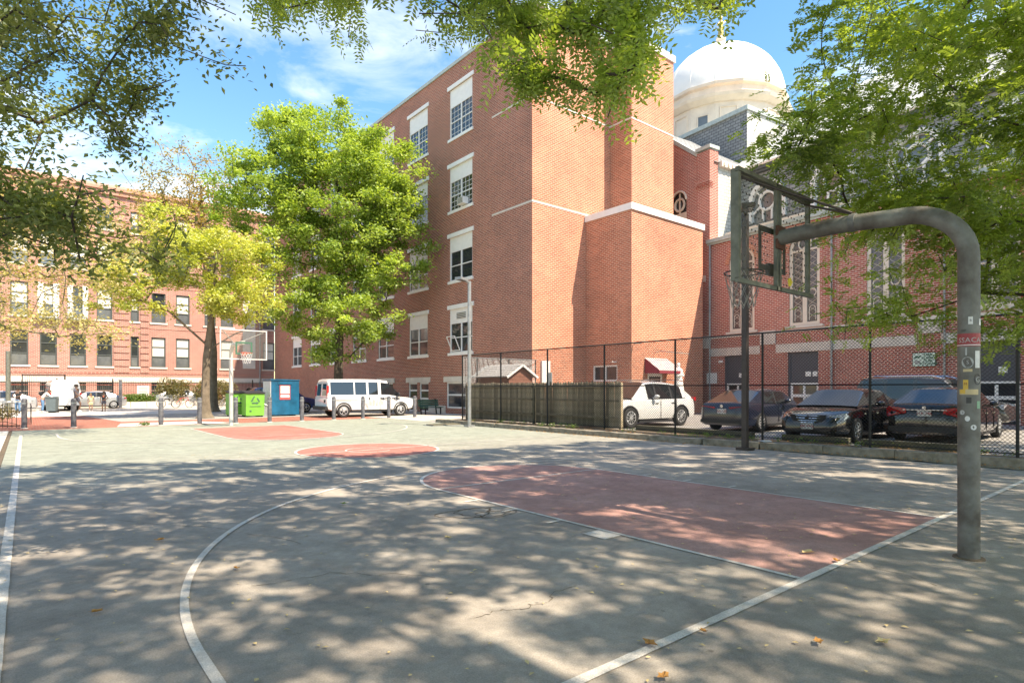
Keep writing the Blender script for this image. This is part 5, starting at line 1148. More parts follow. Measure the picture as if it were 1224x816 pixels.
# dark SUV along the church wall
DGR = paint('charcoal_paint', (.03,.03,.032), .25)
t, *_r = car('parked_car', 'charcoal SUV parked along the church wall behind the black sedans', 'car', (19.3, 4.9, .145), R(-92), DGR, suv_prof(2.5), (-1.5, 1.5), .98, .39,
    [(-2.4,1.12,.9,'rear'),(-2.1,1.82,.76,'solid'),(-2.0,1.85,.78,'glass'),(-1.25,1.88,.79,'solid'),(-1.12,1.885,.79,'glass'),(-.25,1.88,.8,'solid'),(-.12,1.88,.8,'glass'),(.7,1.80,.78,'front'),(1.4,1.12,.86,'end')], wins=[-.2,-1.15])
b = MB(); [b.tube([(-2.0,sy*.74,1.85),(-1.6,sy*.76,1.93),(.3,sy*.76,1.93),(.7,sy*.74,1.82)], .025, 6) for sy in (-1,1)]; build_each(b, 'roof_rail', M['chrome'], t)
for sy in (-1,1): lamp_box(t,'taillight',-2.46,*sorted((sy*.7,sy*.92)),.95,1.2,'taillight'); lamp_box(t,'headlight',2.3,*sorted((sy*.5,sy*.82)),.75,.92,'headlight',.1)
# blue SUV behind the van
BLU = paint('blue_paint', (.01,.03,.14), .25)
t, *_r = car('parked_car', 'dark blue SUV half hidden between the donation box and the white van', 'car', (5.9, 37.2, .013), R(6), BLU, suv_prof(2.25), (-1.35, 1.35), .92, .36,
    [(-2.15,1.1,.9,'rear'),(-1.85,1.62,.76,'solid'),(-1.75,1.64,.78,'glass'),(-1.1,1.68,.79,'solid'),(-1.0,1.685,.79,'glass'),(-.2,1.68,.8,'solid'),(-.1,1.68,.8,'glass'),(.6,1.60,.78,'front'),(1.25,1.1,.86,'end')], wins=[-.15,-1.05])
for sy in (-1,1): lamp_box(t,'taillight',-2.22,*sorted((sy*.65,sy*.86)),.9,1.1,'taillight'); lamp_box(t,'headlight',2.1,*sorted((sy*.5,sy*.8)),.75,.9,'headlight',.08)
# silver sedan on the street, driving left
SIL = paint('silver_paint', (.45,.45,.46), .3, .5)
t, *_r = car('parked_car', 'silver coupe parked on the street behind the two children', 'car', (-2.9, 55.4, .003), math.pi, SIL, sedan_prof(2.3,.88,.98), (-1.38, 1.4), .9, .33,
    [(-1.9,.99,.86,'rear'),(-1.05,1.34,.70,'solid'),(-.95,1.36,.72,'glass'),(-.3,1.39,.73,'pillar'),(-.2,1.39,.73,'glass'),(.4,1.34,.72,'front'),(1.15,.95,.84,'end')], spokes=8, wins=[-.1], mirrors=True)
tail_bar(t, 2.3, .87); 
for sy in (-1,1): lamp_box(t,'headlight',2.16,*sorted((sy*.5,sy*.75)),.58,.7,'headlight',.08)
t, *_r = car('parked_car', 'pale silver sedan half hidden by the hedge behind the bicycles', 'car', (4.0, 58.0, .1), 0, SIL, sedan_prof(2.3,.92,1.0), (-1.38, 1.4), .9, .33,
    [(-1.9,1.0,.86,'rear'),(-1.1,1.40,.70,'solid'),(-1.0,1.42,.72,'glass'),(-.3,1.45,.73,'pillar'),(-.2,1.45,.73,'glass'),(.4,1.4,.72,'front'),(1.15,.97,.84,'end')], wins=[-.1])
t, *_r = car('parked_car', 'pale silver car behind the low railing at the left edge', 'car', (-8.6, 52.6, .003), math.pi, SIL, sedan_prof(2.3,.92,1.0), (-1.38, 1.4), .9, .33,
    [(-1.9,1.0,.86,'rear'),(-1.1,1.40,.70,'solid'),(-1.0,1.42,.72,'glass'),(-.3,1.45,.73,'pillar'),(-.2,1.45,.73,'glass'),(.4,1.4,.72,'front'),(1.15,.97,.84,'end')], wins=[-.1])

# white passenger van (front towards +x)
def van(name, label, loc, rz, L2=2.66, hw=1.0, H=2.1, bus=True):
    t = thing(name, label, 'van', loc, rz); r = .37; zb = .36
    P = [(-L2,1.0,.93,.48),(-L2+.05,1.12,.97,.42),(-L2+.3,1.14,.99,zb),(0,1.14,1,zb),(1.6,1.13,1,zb),(L2-1.0,1.12,.98,zb),(L2-.45,1.08,.93,zb+.02),(L2-.1,.98,.86,.42),(L2,.72,.78,.46)]
    rings = []
    for x, zt, wf, z_b in P:
        w_ = hw*wf; h_ = zt-z_b; half = [(w_*.85,z_b),(w_*.97,z_b+.05),(w_,z_b+h_*.4),(w_*.995,z_b+h_*.8),(w_*.97,zt-.01),(w_*.6,zt+.01)]
        rings.append([(x,y_,z_) for y_,z_ in half]+[(x,-y_,z_) for y_,z_ in reversed(half)])
    WX = (-1.73, 1.72) if bus else (-1.3, 1.7)
    body = loft_mesh('body', rings, WHP).build('body', WHP, t, smooth=True); cut_arches(body, WX, r, hw); add_wheels(t, WX, hw, r, .24, 6)
    cab = [(-2.63,1.1,'e'),(-2.56,H-.12,'x'),(-2.5,H-.02,'x'),(-2.45,H,'g'),(-1.13,H+.02,'x'),(-1.05,H+.02,'g'),(-.38,H+.02,'x'),(-.25,H+.02,'g'),(.32,H+.01,'x'),(.5,H,'g'),(.95,H-.06,'w'),(1.78,1.14,'end')]
    if not bus: cab = [(-L2+.03,1.1,'e'),(-L2+.12,H-.12,'x'),(-L2+.28,H-.01,'x'),(0.4,H,'x'),(.5,H,'g'),(L2-1.5,H-.08,'w'),(L2-.8,1.14,'end')]
    rs = []
    for x, z, k in cab:
        f = (z-1.1)/(H-1.1); wb = hw*.965; half = [(wb,1.1),(wb-.09*f,1.1+(z-1.1)*.18),(wb-.20*f,1.1+(z-1.1)*.86),(wb-.30*f,z),(wb*.4,z+.02)]
        half = [(wb,1.1),(wb-.02*f,1.1+(z-1.1)*.14),(wb-.12*f,1.1+(z-1.1)*.84),(wb-.24*f,z-.02),(wb*.4,z+.02)]
        rs.append(([(x,y_,z_) for y_,z_ in half]+[(x,-y_,z_) for y_,z_ in reversed(half)], k))
    n = 10; roof = MB(); ws = MB(); rw = MB()
    for i in range(len(rs)-1):
        A, B_, k = rs[i][0], rs[i+1][0], rs[i][1]
        for j in range(9):
            q = (A[j],A[j+1],B_[j+1],B_[j])
            if k == 'w' and 2 <= j <= 6: ws.quad(*q)
            elif k in ('g','w') and j in (1,7): g_ = MB(); g_.quad(*q); g_.build('side_window', M['carglass'], t)
            else: roof.quad(*q)
    roof.build('roof', WHP, t, smooth=True); ws.build('windscreen', M['carglass'], t)
    for sy in (-1,1):
        if bus:
          b = MB(); b.prism([(-L2+.035,sy*.1,1.2),(-L2+.035,sy*.72,1.2),(-L2+.1,sy*.68,1.85),(-L2+.1,sy*.12,1.85)], (-.015,0,0)); b.build('rear_window', M['carglass'], t)
        b = MB(); b.box(-L2+.02,-L2+.12,*sorted((sy*.80,sy*.93)),1.15,1.75 if bus else 1.3); b.build('taillight', M['taillight'], t)
        b = MB(); b.ellips((L2-1.15,sy*(hw+.12),1.25),(.08,.12,.15)); b.build('mirror', M['plastic'], t); b = MB(); b.box(L2-.12,L2-.01,*sorted((sy*.55,sy*.8)),.72,.9); b.build('headlight', M['headlight'], t)
        b = MB(); [b.tube([(x+.43*math.cos(a), sy*(hw+.002), r+.43*math.sin(a)) for a in np.linspace(-.1,math.pi+.1,15)], .03, 6) for x in WX]; b.build('arch_trim', M['plastic'], t)
    b = MB(); b.box(-L2-.12,-L2+.08,-.95,.95,.42,.62); b.build('rear_bumper', M['plastic'] if bus else WHP, t); b = MB(); b.box(L2-.1,L2+.08,-.92,.92,.4,.6); b.build('front_bumper', M['plastic'], t)
    b = MB(); b.box(L2-.02,L2+.02,-.5,.5,.66,.9); b.build('grille', M['plastic'], t); b = MB(); b.box(WX[0]+.5,WX[1]-.5,-hw*.97,hw*.97,.3,.36); b.build('sill', M['plastic'], t)
    b = MB()
    for x in (-.32,.42,1.4) if bus else (.45,): b.box(x-.006,x+.006,-hw-.002,-hw+.01,.42,1.12)
    b.build('door_seam', M['seam'], t); b = MB(); [b.box(x,x+.05,-hw-.02,-hw,.98,1.1) for x in ((-.25,.46) if bus else (.5,))]; b.build('door_handle', M['plastic'], t)
    MB().box(-L2-.01,-L2+.02,-.72,-.5,.82,.98).build('rear_badge', M['plastic'], t)
    return t
VT = van('passenger_van', 'white passenger van with faded side lettering parked behind the bollards', (8.33, 29.6, .012), R(-2))
f_ = mat('faded_print', (.30,.29,.27), .5, var=.5, vscale=3, col2=(.42,.41,.39))
b = MB(); rr = random.Random(4)
for k in range(14): x = -.75+k*.1; z = .55+rr.uniform(0,.12); b.box(x,x+rr.uniform(.04,.1),-1.006,-1.001,z,z+rr.uniform(.12,.38))
b.build('faded_decal', f_, VT); b = MB(); b.box(-2.3,-.9,-1.0035,-.998,.97,1.01); b.box(-2.2,-1.3,-1.0035,-.998,.9,.92); b.build('print_line', f_, VT)
place(text_mesh('lettering', '\u25CFCITY TEAM', .19, M['ink'], .001, bold=.008), 'lettering', VT, (1.08,-1.006,1.0), UP)
van('cargo_van', 'plain white van seen end-on behind the man in the cap', (-4.95, 52.5, .003), R(94), 2.5, .95, 2.2, False)
# ------------------------------------------------------------------ people
def skin_mesh(name, chains, m, sub=1):
    """chains: list of lists of (point, radius); first point of later chains that equals an earlier point is shared"""
    bm = bmesh.new(); sk = bm.verts.layers.skin.verify(); seen = {}
    first = True
    for ch in chains:
        prev = None
        for p, r in ch:
            key = tuple(round(c, 4) for c in p)
            if key in seen: v = seen[key]
            else:
                v = bm.verts.new(p); rr_ = r if hasattr(r, '__len__') else (r, r); v[sk].radius = rr_; v[sk].use_root = first; first = False; seen[key] = v
            if prev is not None and prev != v:
                try: bm.edges.new((prev, v))
                except ValueError: pass
            prev = v
    me = bpy.data.meshes.new(name); bm.to_mesh(me); bm.free(); o = bpy.data.objects.new(name, me); COL.objects.link(o)
    s = o.modifiers.new('s', 'SKIN'); s.use_smooth_shade = True; o.modifiers.new('d', 'SUBSURF').levels = sub
    dg = bpy.context.evaluated_depsgraph_get(); m2 = bpy.data.meshes.new_from_object(o.evaluated_get(dg)); bpy.data.objects.remove(o); m2.name = name; m2.materials.clear(); m2.materials.append(m)
    m2.polygons.foreach_set('use_smooth', [True]*len(m2.polygons)); return m2
def person(label, loc, rz, H, J, skin, hair, top, bottom, shoe='black', long_hair=False, cap=None, sleeve='short', legs='long', logo=None):
    t = thing('person', label, 'person', loc, rz); k = H/1.75; g = lambda n: tuple(c*k for c in J[n]) if n in J else tuple(c*k for c in BASE[n])
    BASE = dict(pel=(0,0,.93), sp=(0,0,1.12), ch=(0,0,1.36), nk=(0,0,1.50), hd=(0,-.01,1.60), tp=(0,-.01,1.68),
        hipL=(.09,0,.9), hipR=(-.09,0,.9), knL=(.10,-.02,.49), knR=(-.10,-.02,.49), anL=(.10,.02,.08), anR=(-.10,.02,.08), toL=(.11,-.15,.03), toR=(-.11,-.15,.03),
        shL=(.18,0,1.42), shR=(-.18,0,1.42), elL=(.23,0,1.14), elR=(-.23,0,1.14), wrL=(.24,-.06,.9), wrR=(-.24,-.06,.9), haL=(.24,-.08,.82), haR=(-.24,-.08,.82))
    r = lambda a: a*k
    ch = [[(g('pel'),(r(.14),r(.10))),(g('sp'),(r(.125),r(.09))),(g('ch'),(r(.15),r(.10))),(g('nk'),r(.052)),(g('hd'),(r(.078),r(.092))),(g('tp'),(r(.075),r(.09)))]]
    for s in 'LR':
        ch.append([(g('ch'),0),(g('sh'+s),r(.055)),(g('el'+s),r(.042)),(g('wr'+s),r(.027)),(g('ha'+s),(r(.02),r(.035)))])
        ch.append([(g('pel'),0),(g('hip'+s),r(.09)),(g('kn'+s),r(.058)),(g('an'+s),r(.038)),(g('to'+s),r(.035))])
        h, w_ = Vector(g('ha'+s)), Vector(g('wr'+s)); d = (h-w_).normalized(); sd = d.orthogonal().normalized(); pn = d.cross(sd)
        for i, (o_, l_) in enumerate(((-.03,.055),(-.01,.07),(.01,.075),(.028,.065))):
            a = h+sd*r(o_)+d*r(.02); b_ = a+d*r(l_*.5)+pn*r(.008); c = b_+d*r(l_*.45)+pn*r(.018); ch.append([(g('ha'+s),0),(tuple(a),r(.0095)),(tuple(b_),r(.009)),(tuple(c),r(.008))])
        a = w_.lerp(h,.5)+sd*r(-.04); ch.append([(g('wr'+s),0),(tuple(a),r(.011)),(tuple(a+d*r(.04)+sd*r(-.015)),r(.009))])
    body = place(skin_mesh('body', ch, M[skin]), 'body', t)
    hd = Vector(g('hd')); b = MB(); b.ellips(hd+V(0,-.088,-.01)*k, (.014*k,.02*k,.026*k), 6, 4); b.ellips(hd+V(.083,.0,-.005)*k, (.012*k,.022*k,.032*k), 6, 4); b.ellips(hd+V(-.083,.0,-.005)*k, (.012*k,.022*k,.032*k), 6, 4); b.build('face', M[skin], t, smooth=True)
    b = MB(); [b.ellips(hd+V(sx*.032,-.082,.02)*k, (.012*k,.008*k,.008*k), 6, 4) for sx in (-1,1)]; b.box(*(sorted((hd.x-.022*k, hd.x+.022*k))), hd.y-.093*k, hd.y-.08*k, hd.z-.052*k, hd.z-.046*k); b.build('eyes_and_mouth', M['hair_black'], t)
    b = MB(); b.ellips(hd+V(0,.022,.055)*k, (.1*k,.112*k,.09*k), 12, 7)
    if long_hair: b.ellips(hd+V(0,.07,-.09)*k, (.11*k,.075*k,.2*k), 10, 6)
    b.build('hair', M[hair], t, smooth=True)
    if cap: b = MB(); b.lathe([(.106*k,hd.z+.045*k),(.104*k,hd.z+.10*k),(.07*k,hd.z+.145*k),(.01*k,hd.z+.155*k)], 14, (hd.x, hd.y+.012*k)); b.prism([(hd.x-.08*k,hd.y-.08*k,hd.z+.045*k),(hd.x+.08*k,hd.y-.08*k,hd.z+.045*k),(hd.x+.05*k,hd.y-.18*k,hd.z+.035*k),(hd.x-.05*k,hd.y-.18*k,hd.z+.035*k)], (0,0,.012)); b.build('cap', M[cap], t, smooth=True)
    lp = lambda a, b_, f: tuple(Vector(g(a)).lerp(Vector(g(b_)), f))
    c2 = [[(lp('pel','sp',.15),(r(.165),r(.13))),(g('sp'),(r(.15),r(.118))),(g('ch'),(r(.172),r(.125))),(lp('ch','nk',.55),r(.075))]]
    for s in 'LR':
        e_ = [(g('ch'),0),(g('sh'+s),r(.075)),(lp('sh'+s,'el'+s,.6),r(.068))]
        if sleeve == 'long': e_ += [(g('el'+s),r(.058)),(lp('el'+s,'wr'+s,.85),r(.042))]
        c2.append(e_)
    sh_ = place(skin_mesh('shirt', c2, M[top]), 'shirt', t)
    if logo: cp = Vector(g('ch')); b = MB(); b.ellips(cp+V(0,-.128,-.08)*k, (.06*k,.012*k,.055*k), 10, 5); b.build('shirt_print', M[logo], sh_)
    c3 = [[(lp('pel','sp',.35),(r(.155),r(.12))),(g('pel'),(r(.16),r(.125)))]]
    for s in 'LR':
        e_ = [(g('pel'),0),(g('hip'+s),r(.11)),(lp('hip'+s,'kn'+s,.75),r(.09))]
        if legs == 'long': e_ += [(g('kn'+s),r(.075)),(lp('kn'+s,'an'+s,.9),r(.062))]
        c3.append(e_)
    place(skin_mesh('trousers' if legs == 'long' else 'shorts', c3, M[bottom]), 'trousers' if legs == 'long' else 'shorts', t)
    for s in 'LR': place(skin_mesh('shoe', [[(lp('an'+s,'to'+s,-.25),r(.042)),(lp('an'+s,'to'+s,.4),r(.048)),(lp('an'+s,'to'+s,1.1),r(.036))]], M[shoe]), 'shoe', t)
    return t
person('tall man in dark cap, grey shirt and shorts walking beside a bollard', (-4.35, 46.6, .017), R(60), 1.88, dict(knL=(.10,-.2,.52), anL=(.1,-.08,.1), toL=(.1,-.25,.06), knR=(-.1,.02,.49), anR=(-.1,.24,.12), toR=(-.1,.12,.04), elL=(.26,.08,1.16), wrL=(.27,-.1,.98), haL=(.27,-.16,.93), elR=(-.25,-.1,1.16), wrR=(-.24,-.28,1.02), haR=(-.24,-.34,.99)), 'skin_dark', 'hair_black', 'shirt_grey', 'shorts', 'shoe_white', cap='hair_black', legs='short')
person('woman with long reddish hair, white top and blue jeans leaning over the grey bin', (-6.1, 47.3, .017), R(95), 1.68, dict(sp=(0,-.03,1.1), ch=(0,-.18,1.28), nk=(0,-.3,1.38), hd=(0,-.4,1.42), tp=(0,-.44,1.5), shL=(.17,-.22,1.32), shR=(-.17,-.22,1.32), elL=(.2,-.42,1.1), elR=(-.2,-.42,1.1), wrL=(.15,-.62,1.02), wrR=(-.15,-.62,1.02), haL=(.13,-.7,1.0), haR=(-.13,-.7,1.0)), 'skin', 'hair', 'shirt_white', 'jeans', 'shoe_white', long_hair=True, sleeve='long')
person('child in pale yellow dress standing in front of the silver coupe', (-3.45, 48.2, .004), R(10), 1.28, {}, 'skin', 'hair_blond', 'shirt_yellow', 'shirt_yellow', 'shoe_white', long_hair=True, legs='short')
person('child in black shirt with red print standing in front of the silver coupe', (-2.75, 47.6, .004), R(-15), 1.42, dict(elL=(.3,.02,1.18), wrL=(.2,-.14,1.05), haL=(.12,-.18,1.03)), 'skin_dark', 'hair_black', 'shirt_black', 'shorts', 'black', logo='red_logo', legs='short')
person('person in dark shirt seen over the railing beside the pale silver car', (-7.35, 48.0, .004), R(-30), 1.66, dict(elL=(.27,-.1,1.2), wrL=(.1,-.25,1.12), haL=(.03,-.28,1.12), elR=(-.27,-.1,1.2), wrR=(-.1,-.25,1.1), haR=(-.03,-.28,1.1)), 'skin_dark', 'hair_black', 'shirt_black', 'jeans', 'black')
t = thing('rubbish_bin', 'grey wheeled bin the long haired woman leans over', 'bin', (-5.6, 47.25, .017), R(-20)); MB().prism([(-.24,-.24,.1),(.24,-.24,.1),(.3,-.3,.98),(-.3,-.3,.98)], (0,.56,0)).build('body', M['bin_grey'], t); b = MB(); b.prism([(-.32,-.34,.981),(.32,-.34,.981),(.3,.34,1.02),(-.3,.34,1.02)], (0,0,.05)); b.build('lid', M['bin_grey'], t); b = MB(); b.tube([(-.28,.26,.12),(.28,.26,.12)], .12, 12); b.build('wheel', M['tyre'], t); MB().tube([(-.25,.38,.95),(.25,.38,.95)], .02, 6).build('handle', M['bin_grey'], t)

# ------------------------------------------------------------------ bicycles
def bicycle(label, loc, rz, m, lean=.1):
    t = thing('bicycle', label, 'bicycle', loc, rz); t.rotation_euler = (lean, 0, rz); R0 = .33
    for x in (-.52, .52):
        b = MB(); b.tube([(x+R0*math.cos(a),0,R0+.01+R0*math.sin(a)) for a in np.linspace(0,2*math.pi,25)], .02, 6, cap=False); o = b.build('wheel', M['tyre'], t, smooth=True)
        b = MB(); [b.bar((x,0,R0+.01),(x+R0*.96*math.cos(a),0,R0+.01+R0*.96*math.sin(a)),.006,.006) for a in np.linspace(0,2*math.pi,13)[:-1]]; b.tube([(x+R0*.92*math.cos(a),0,R0+.01+R0*.92*math.sin(a)) for a in np.linspace(0,2*math.pi,21)], .012, 5); b.build('rim', M['rim_alloy'], o)
    b = MB(); P = dict(bb=(-.07,0,.3), seat=(-.2,0,.82), head=(.36,0,.84), hb=(.4,0,.7), rh=(-.52,0,.34), fh=(.52,0,.34))
    for a, c in (('bb','seat'),('seat','head'),('bb','hb'),('bb','rh'),('seat','rh')): b.tube([P[a],P[c]], .018, 7)
    b.build('frame', m, t, smooth=True); MB().tube([(.34,0,.92),(.4,0,.7),(.52,0,.34)], .016, 6).build('fork', m, t)
    MB().tube([(.28,-.26,.98),(.36,-.1,.96),(.36,.1,.96),(.28,.26,.98)], .014, 6).build('handlebar', M['black'], t); MB().ellips((-.22,0,.92), (.14,.07,.035)).build('saddle', M['black'], t, smooth=True)
    b = MB(); b.tube([(-.07,-.05,.3),(-.07,.05,.3)], .09, 14); b.bar((-.07,-.08,.3),(.03,-.08,.17),.02,.02); b.bar((-.07,.08,.3),(-.17,.08,.43),.02,.02); b.build('crank', M['chrome'], t)
bicycle('red bicycle leaning left of the yellow tree trunk', (3.1, 52.9, .003), R(8), M['bike_red']); bicycle('grey bicycle behind the red one, left of the yellow tree trunk', (2.2, 53.8, .003), R(160), M['bike_grey'], -.1)
bicycle('pale bicycle between the yellow tree trunk and the far hoop pole', (5.9, 51.2, .003), R(35), M['bike_grey']); 

# ------------------------------------------------------------------ leaves and trees
def leaf_object(name, P, size, m, parent, nrm_up=.5, seed=0, aspect=.55, droop=0, jit=.35):
    """P: (n,3) leaf positions -> one mesh of folded rhombic leaves (two triangles each)"""
    rs = np.random.RandomState(seed); n = len(P); P = np.asarray(P, dtype=np.float64)
    nr = rs.normal(size=(n,3)); nr /= np.linalg.norm(nr,axis=1)[:,None]; nr[:,2] = np.abs(nr[:,2]); nr = nr*(1-nrm_up)+np.array([0,0,1.])*nrm_up; nr /= np.linalg.norm(nr,axis=1)[:,None]
    d = rs.normal(size=(n,3)); d[:,2] -= droop; d -= nr*(d*nr).sum(1)[:,None]; d /= np.linalg.norm(d,axis=1)[:,None]+1e-9; s = np.cross(nr, d)
    L_ = size*(1+rs.uniform(-jit,jit,n))[:,None]; w_ = L_*aspect/2; fold = nr*L_*.1
    v = np.empty((n,4,3)); v[:,0] = P-d*L_/2; v[:,1] = P+s*w_+fold-d*L_*.05; v[:,2] = P+d*L_/2; v[:,3] = P-s*w_+fold-d*L_*.05
    idx = np.arange(n)[:,None]*4; f = np.concatenate([idx+[0,1,2], idx+[0,2,3]], 1).reshape(-1)
    return tri_object(name, v.reshape(-1,3), f, m, parent)
def tri_object(name, v, f, m, parent):
    me = bpy.data.meshes.new(name); nv = len(v); nf = len(f)//3; me.vertices.add(nv); me.vertices.foreach_set('co', np.asarray(v, dtype=np.float32).ravel()); me.loops.add(nf*3); me.loops.foreach_set('vertex_index', np.asarray(f, dtype=np.int32))
    me.polygons.add(nf); me.polygons.foreach_set('loop_start', np.arange(nf, dtype=np.int32)*3); me.polygons.foreach_set('loop_total', np.full(nf, 3, dtype=np.int32)); me.materials.append(m); me.update(calc_edges=True)
    o = bpy.data.objects.new(name, me); COL.objects.link(o); o.parent = parent; o['kind'] = 'stuff'
    return o
def compound_leaf_object(name, P, D, m, parent, seed=0, L_=.2, pairs=6, ll=.042, lw=.015):
    """pinnate leaves: position P, direction D, paired leaflets along a rachis"""
    rs = np.random.RandomState(seed); P = np.asarray(P, dtype=np.float64); D = np.asarray(D, dtype=np.float64); n = len(P); D /= np.linalg.norm(D,axis=1)[:,None]
    up = rs.normal(size=(n,3))*.35+np.array([0,0,1.]); up -= D*(up*D).sum(1)[:,None]; up /= np.linalg.norm(up,axis=1)[:,None]; S = np.cross(up, D); vs_ = []
    Lx = L_*(1+rs.uniform(-.3,.2,n))[:,None]
    for k in range(pairs):
        f = (k+.6)/pairs; base = P+D*Lx*f-np.array([0,0,1.])*Lx*f*f*.25
        for sg in (-1, 1):
            d = S*sg*.85+D*.5-up*.12+rs.normal(size=(n,3))*.12; d /= np.linalg.norm(d,axis=1)[:,None]; w_ = np.cross(up, d); w_ /= np.linalg.norm(w_,axis=1)[:,None]
            l = ll*(1+rs.uniform(-.2,.2,n))[:,None]; q = np.empty((n,4,3)); q[:,0] = base; q[:,1] = base+d*l*.5+w_*lw/2; q[:,2] = base+d*l; q[:,3] = base+d*l*.5-w_*lw/2; vs_.append(q)
    v = np.concatenate(vs_, 0).reshape(-1,3); nq = len(v)//4; idx = np.arange(nq)[:,None]*4; f = np.concatenate([idx+[0,1,2], idx+[0,2,3]], 1).reshape(-1)
    return tri_object(name, v, f, m, parent)
class Skel:
    def __init__(s): s.p = []; s.par = []; s.w = []
    def chain(s, pts, start=-1, step=.5):
        last = start
        pts = [Vector(p) for p in pts]
        if start < 0: s.p.append(np.array(pts[0])); s.par.append(-1); last = len(s.p)-1; pts0 = pts[0]; rest = pts[1:]
        else: pts0 = Vector(s.p[start]); rest = pts
        for q in rest:
            a = pts0; n = max(1, int((q-a).length/step))
            for i in range(1, n+1): s.p.append(np.array(a.lerp(q, i/n))); s.par.append(last); last = len(s.p)-1
            pts0 = q
        return last
    def reach(s, T, rs, step=.45, gmin=0, wob=.12, up=.15, minidx=0):
        ends = []
        A = np.array(s.p); root = A[minidx]
        T = sorted(T, key=lambda q: np.linalg.norm(np.array(q)-root))
        A = list(A); depth = [0]*len(A)
        arr = np.zeros((len(A)+len(T)*14, 3)); arr[:len(A)] = A; cnt = len(A); pen = np.zeros(len(arr))
        for q in T:
            q = np.array(q, dtype=float); d = np.linalg.norm(arr[minidx:cnt]-q, axis=1); below = np.maximum(0, arr[minidx:cnt,2]-q[2])*.6
            i = int(np.argmin(d+below+pen[minidx:cnt]))+minidx; a = arr[i].copy(); n = min(12, max(1, int(np.linalg.norm(q-a)/step))); last = i
            sag = rs.normal(size=3)*wob*np.linalg.norm(q-a)*.5
            for k in range(1, n+1):
                f = k/n; pt = a*(1-f)+q*f+sag*math.sin(math.pi*f)+np.array([0,0,up*np.linalg.norm(q-a)*math.sin(math.pi*f)*.5])
                if cnt >= len(arr): arr = np.vstack([arr, np.zeros((1000,3))]); pen = np.concatenate([pen, np.zeros(1000)])
                arr[cnt] = pt; s.p.append(pt); s.par.append(last); pen[cnt] = pen[i]*.9+.03*k; last = cnt; cnt += 1
            ends.append(last)
        return ends
    def mesh(s, name, m, parent, tip=.008, power=.42, rmax=1., n=5, bark_scale=1, rbase=None, off=(0,0,0)):
        N = len(s.p); cnt = np.zeros(N)
        has = np.zeros(N, bool)
        for i in range(N-1, -1, -1):
            if not has[i]: cnt[i] = max(cnt[i], 1)
            if s.par[i] >= 0: cnt[s.par[i]] += cnt[i]; has[s.par[i]] = True
        r = np.minimum(rmax, tip*cnt**power)
        A = np.array(s.p)-np.array(off); idx = [i for i in range(N) if s.par[i] >= 0]; par = np.array([s.par[i] for i in idx]); idx = np.array(idx)
        a, b_ = A[par], A[idx]; d = b_-a; ok = np.linalg.norm(d,axis=1) > 1e-5; a, b_, d, idx, par = a[ok], b_[ok], d[ok], idx[ok], par[ok]; ln = np.linalg.norm(d,axis=1)[:,None]; d = d/ln; ref = np.where(np.abs(d[:,2:3]) > .9, np.array([[1.,0,0]]), np.array([[0,0,1.]])); u = np.cross(d, ref); u /= np.linalg.norm(u,axis=1)[:,None]; w_ = np.cross(d, u)
        ra = np.minimum(r[par], r[idx]*1.5)[:,None]; rb = r[idx][:,None]; ring = []
        for (c, rr_) in ((a-d*ra*.3, ra), (b_, rb)):
            for j in range(n): an = 2*math.pi*j/n; ring.append(c+(u*math.cos(an)+w_*math.sin(an))*rr_)
        v = np.stack(ring, 1).reshape(-1,3); k = np.arange(len(idx))[:,None]*(2*n); f = []
        for j in range(n): j2 = (j+1)%n; f += [k+[j,j2,n+j2], k+[j,n+j2,n+j]]
        f = np.stack(f, 1).reshape(-1)
        o = tri_object(name, v, f, m, parent); del o['kind']; o.data.polygons.foreach_set('use_smooth', [True]*len(o.data.polygons)); return o
def trunk_mesh(pts, rads, m, parent, flare=True, seed=0, name='trunk'):
    b = MB(); rs = random.Random(seed); n = 18; P = []; 
    fine = []; fr = []
    for i in range(len(pts)-1):
        a, c = Vector(pts[i]), Vector(pts[i+1]); k = max(2, int((c-a).length/.18))
        for j in range(k): f = j/k; fine.append(a.lerp(c, f)); fr.append(rads[i]*(1-f)+rads[i+1]*f)
    fine.append(Vector(pts[-1])); fr.append(rads[-1])
    ph = [rs.uniform(0,6.28) for _ in range(4)]
    vs_ = []; fs = []
    for i, (p, r) in enumerate(zip(fine, fr)):
        z = p.z-fine[0].z; fl_ = (1+.75*math.exp(-z/.28)) if flare else 1
        for j in range(n):
            a = 2*math.pi*j/n; q = r*fl_*(1+.06*math.sin(3*a+ph[0]+z*.5)+.04*math.sin(7*a+ph[1]+z*1.3)+(.16*math.exp(-z/.35)*math.sin(5*a+ph[2]) if flare else 0))
            vs_.append((p.x+q*math.cos(a), p.y+q*math.sin(a), p.z))
    for i in range(len(fine)-1):
        for j in range(n): fs.append((i*n+j, i*n+(j+1)%n, (i+1)*n+(j+1)%n, (i+1)*n+j))
    fs.append(tuple((len(fine)-1)*n+j for j in range(n))); b.add(vs_, fs); return b.build(name, m, parent, smooth=True)
def crown_targets(rs, n, blobs, shell=.55):
    out_ = []; w_ = np.array([b[1][0]*b[1][1]*b[1][2] for b in blobs]); w_ = w_/w_.sum()
    while len(out_) < n:
        c, r = blobs[rs.choice(len(blobs), p=w_)]; v = rs.normal(size=3); v /= np.linalg.norm(v); q = np.array(c)+v*np.array(r)*(shell+(1-shell)*rs.rand())**.8*rs.uniform(.75,1.05)
        out_.append(q)
    return out_
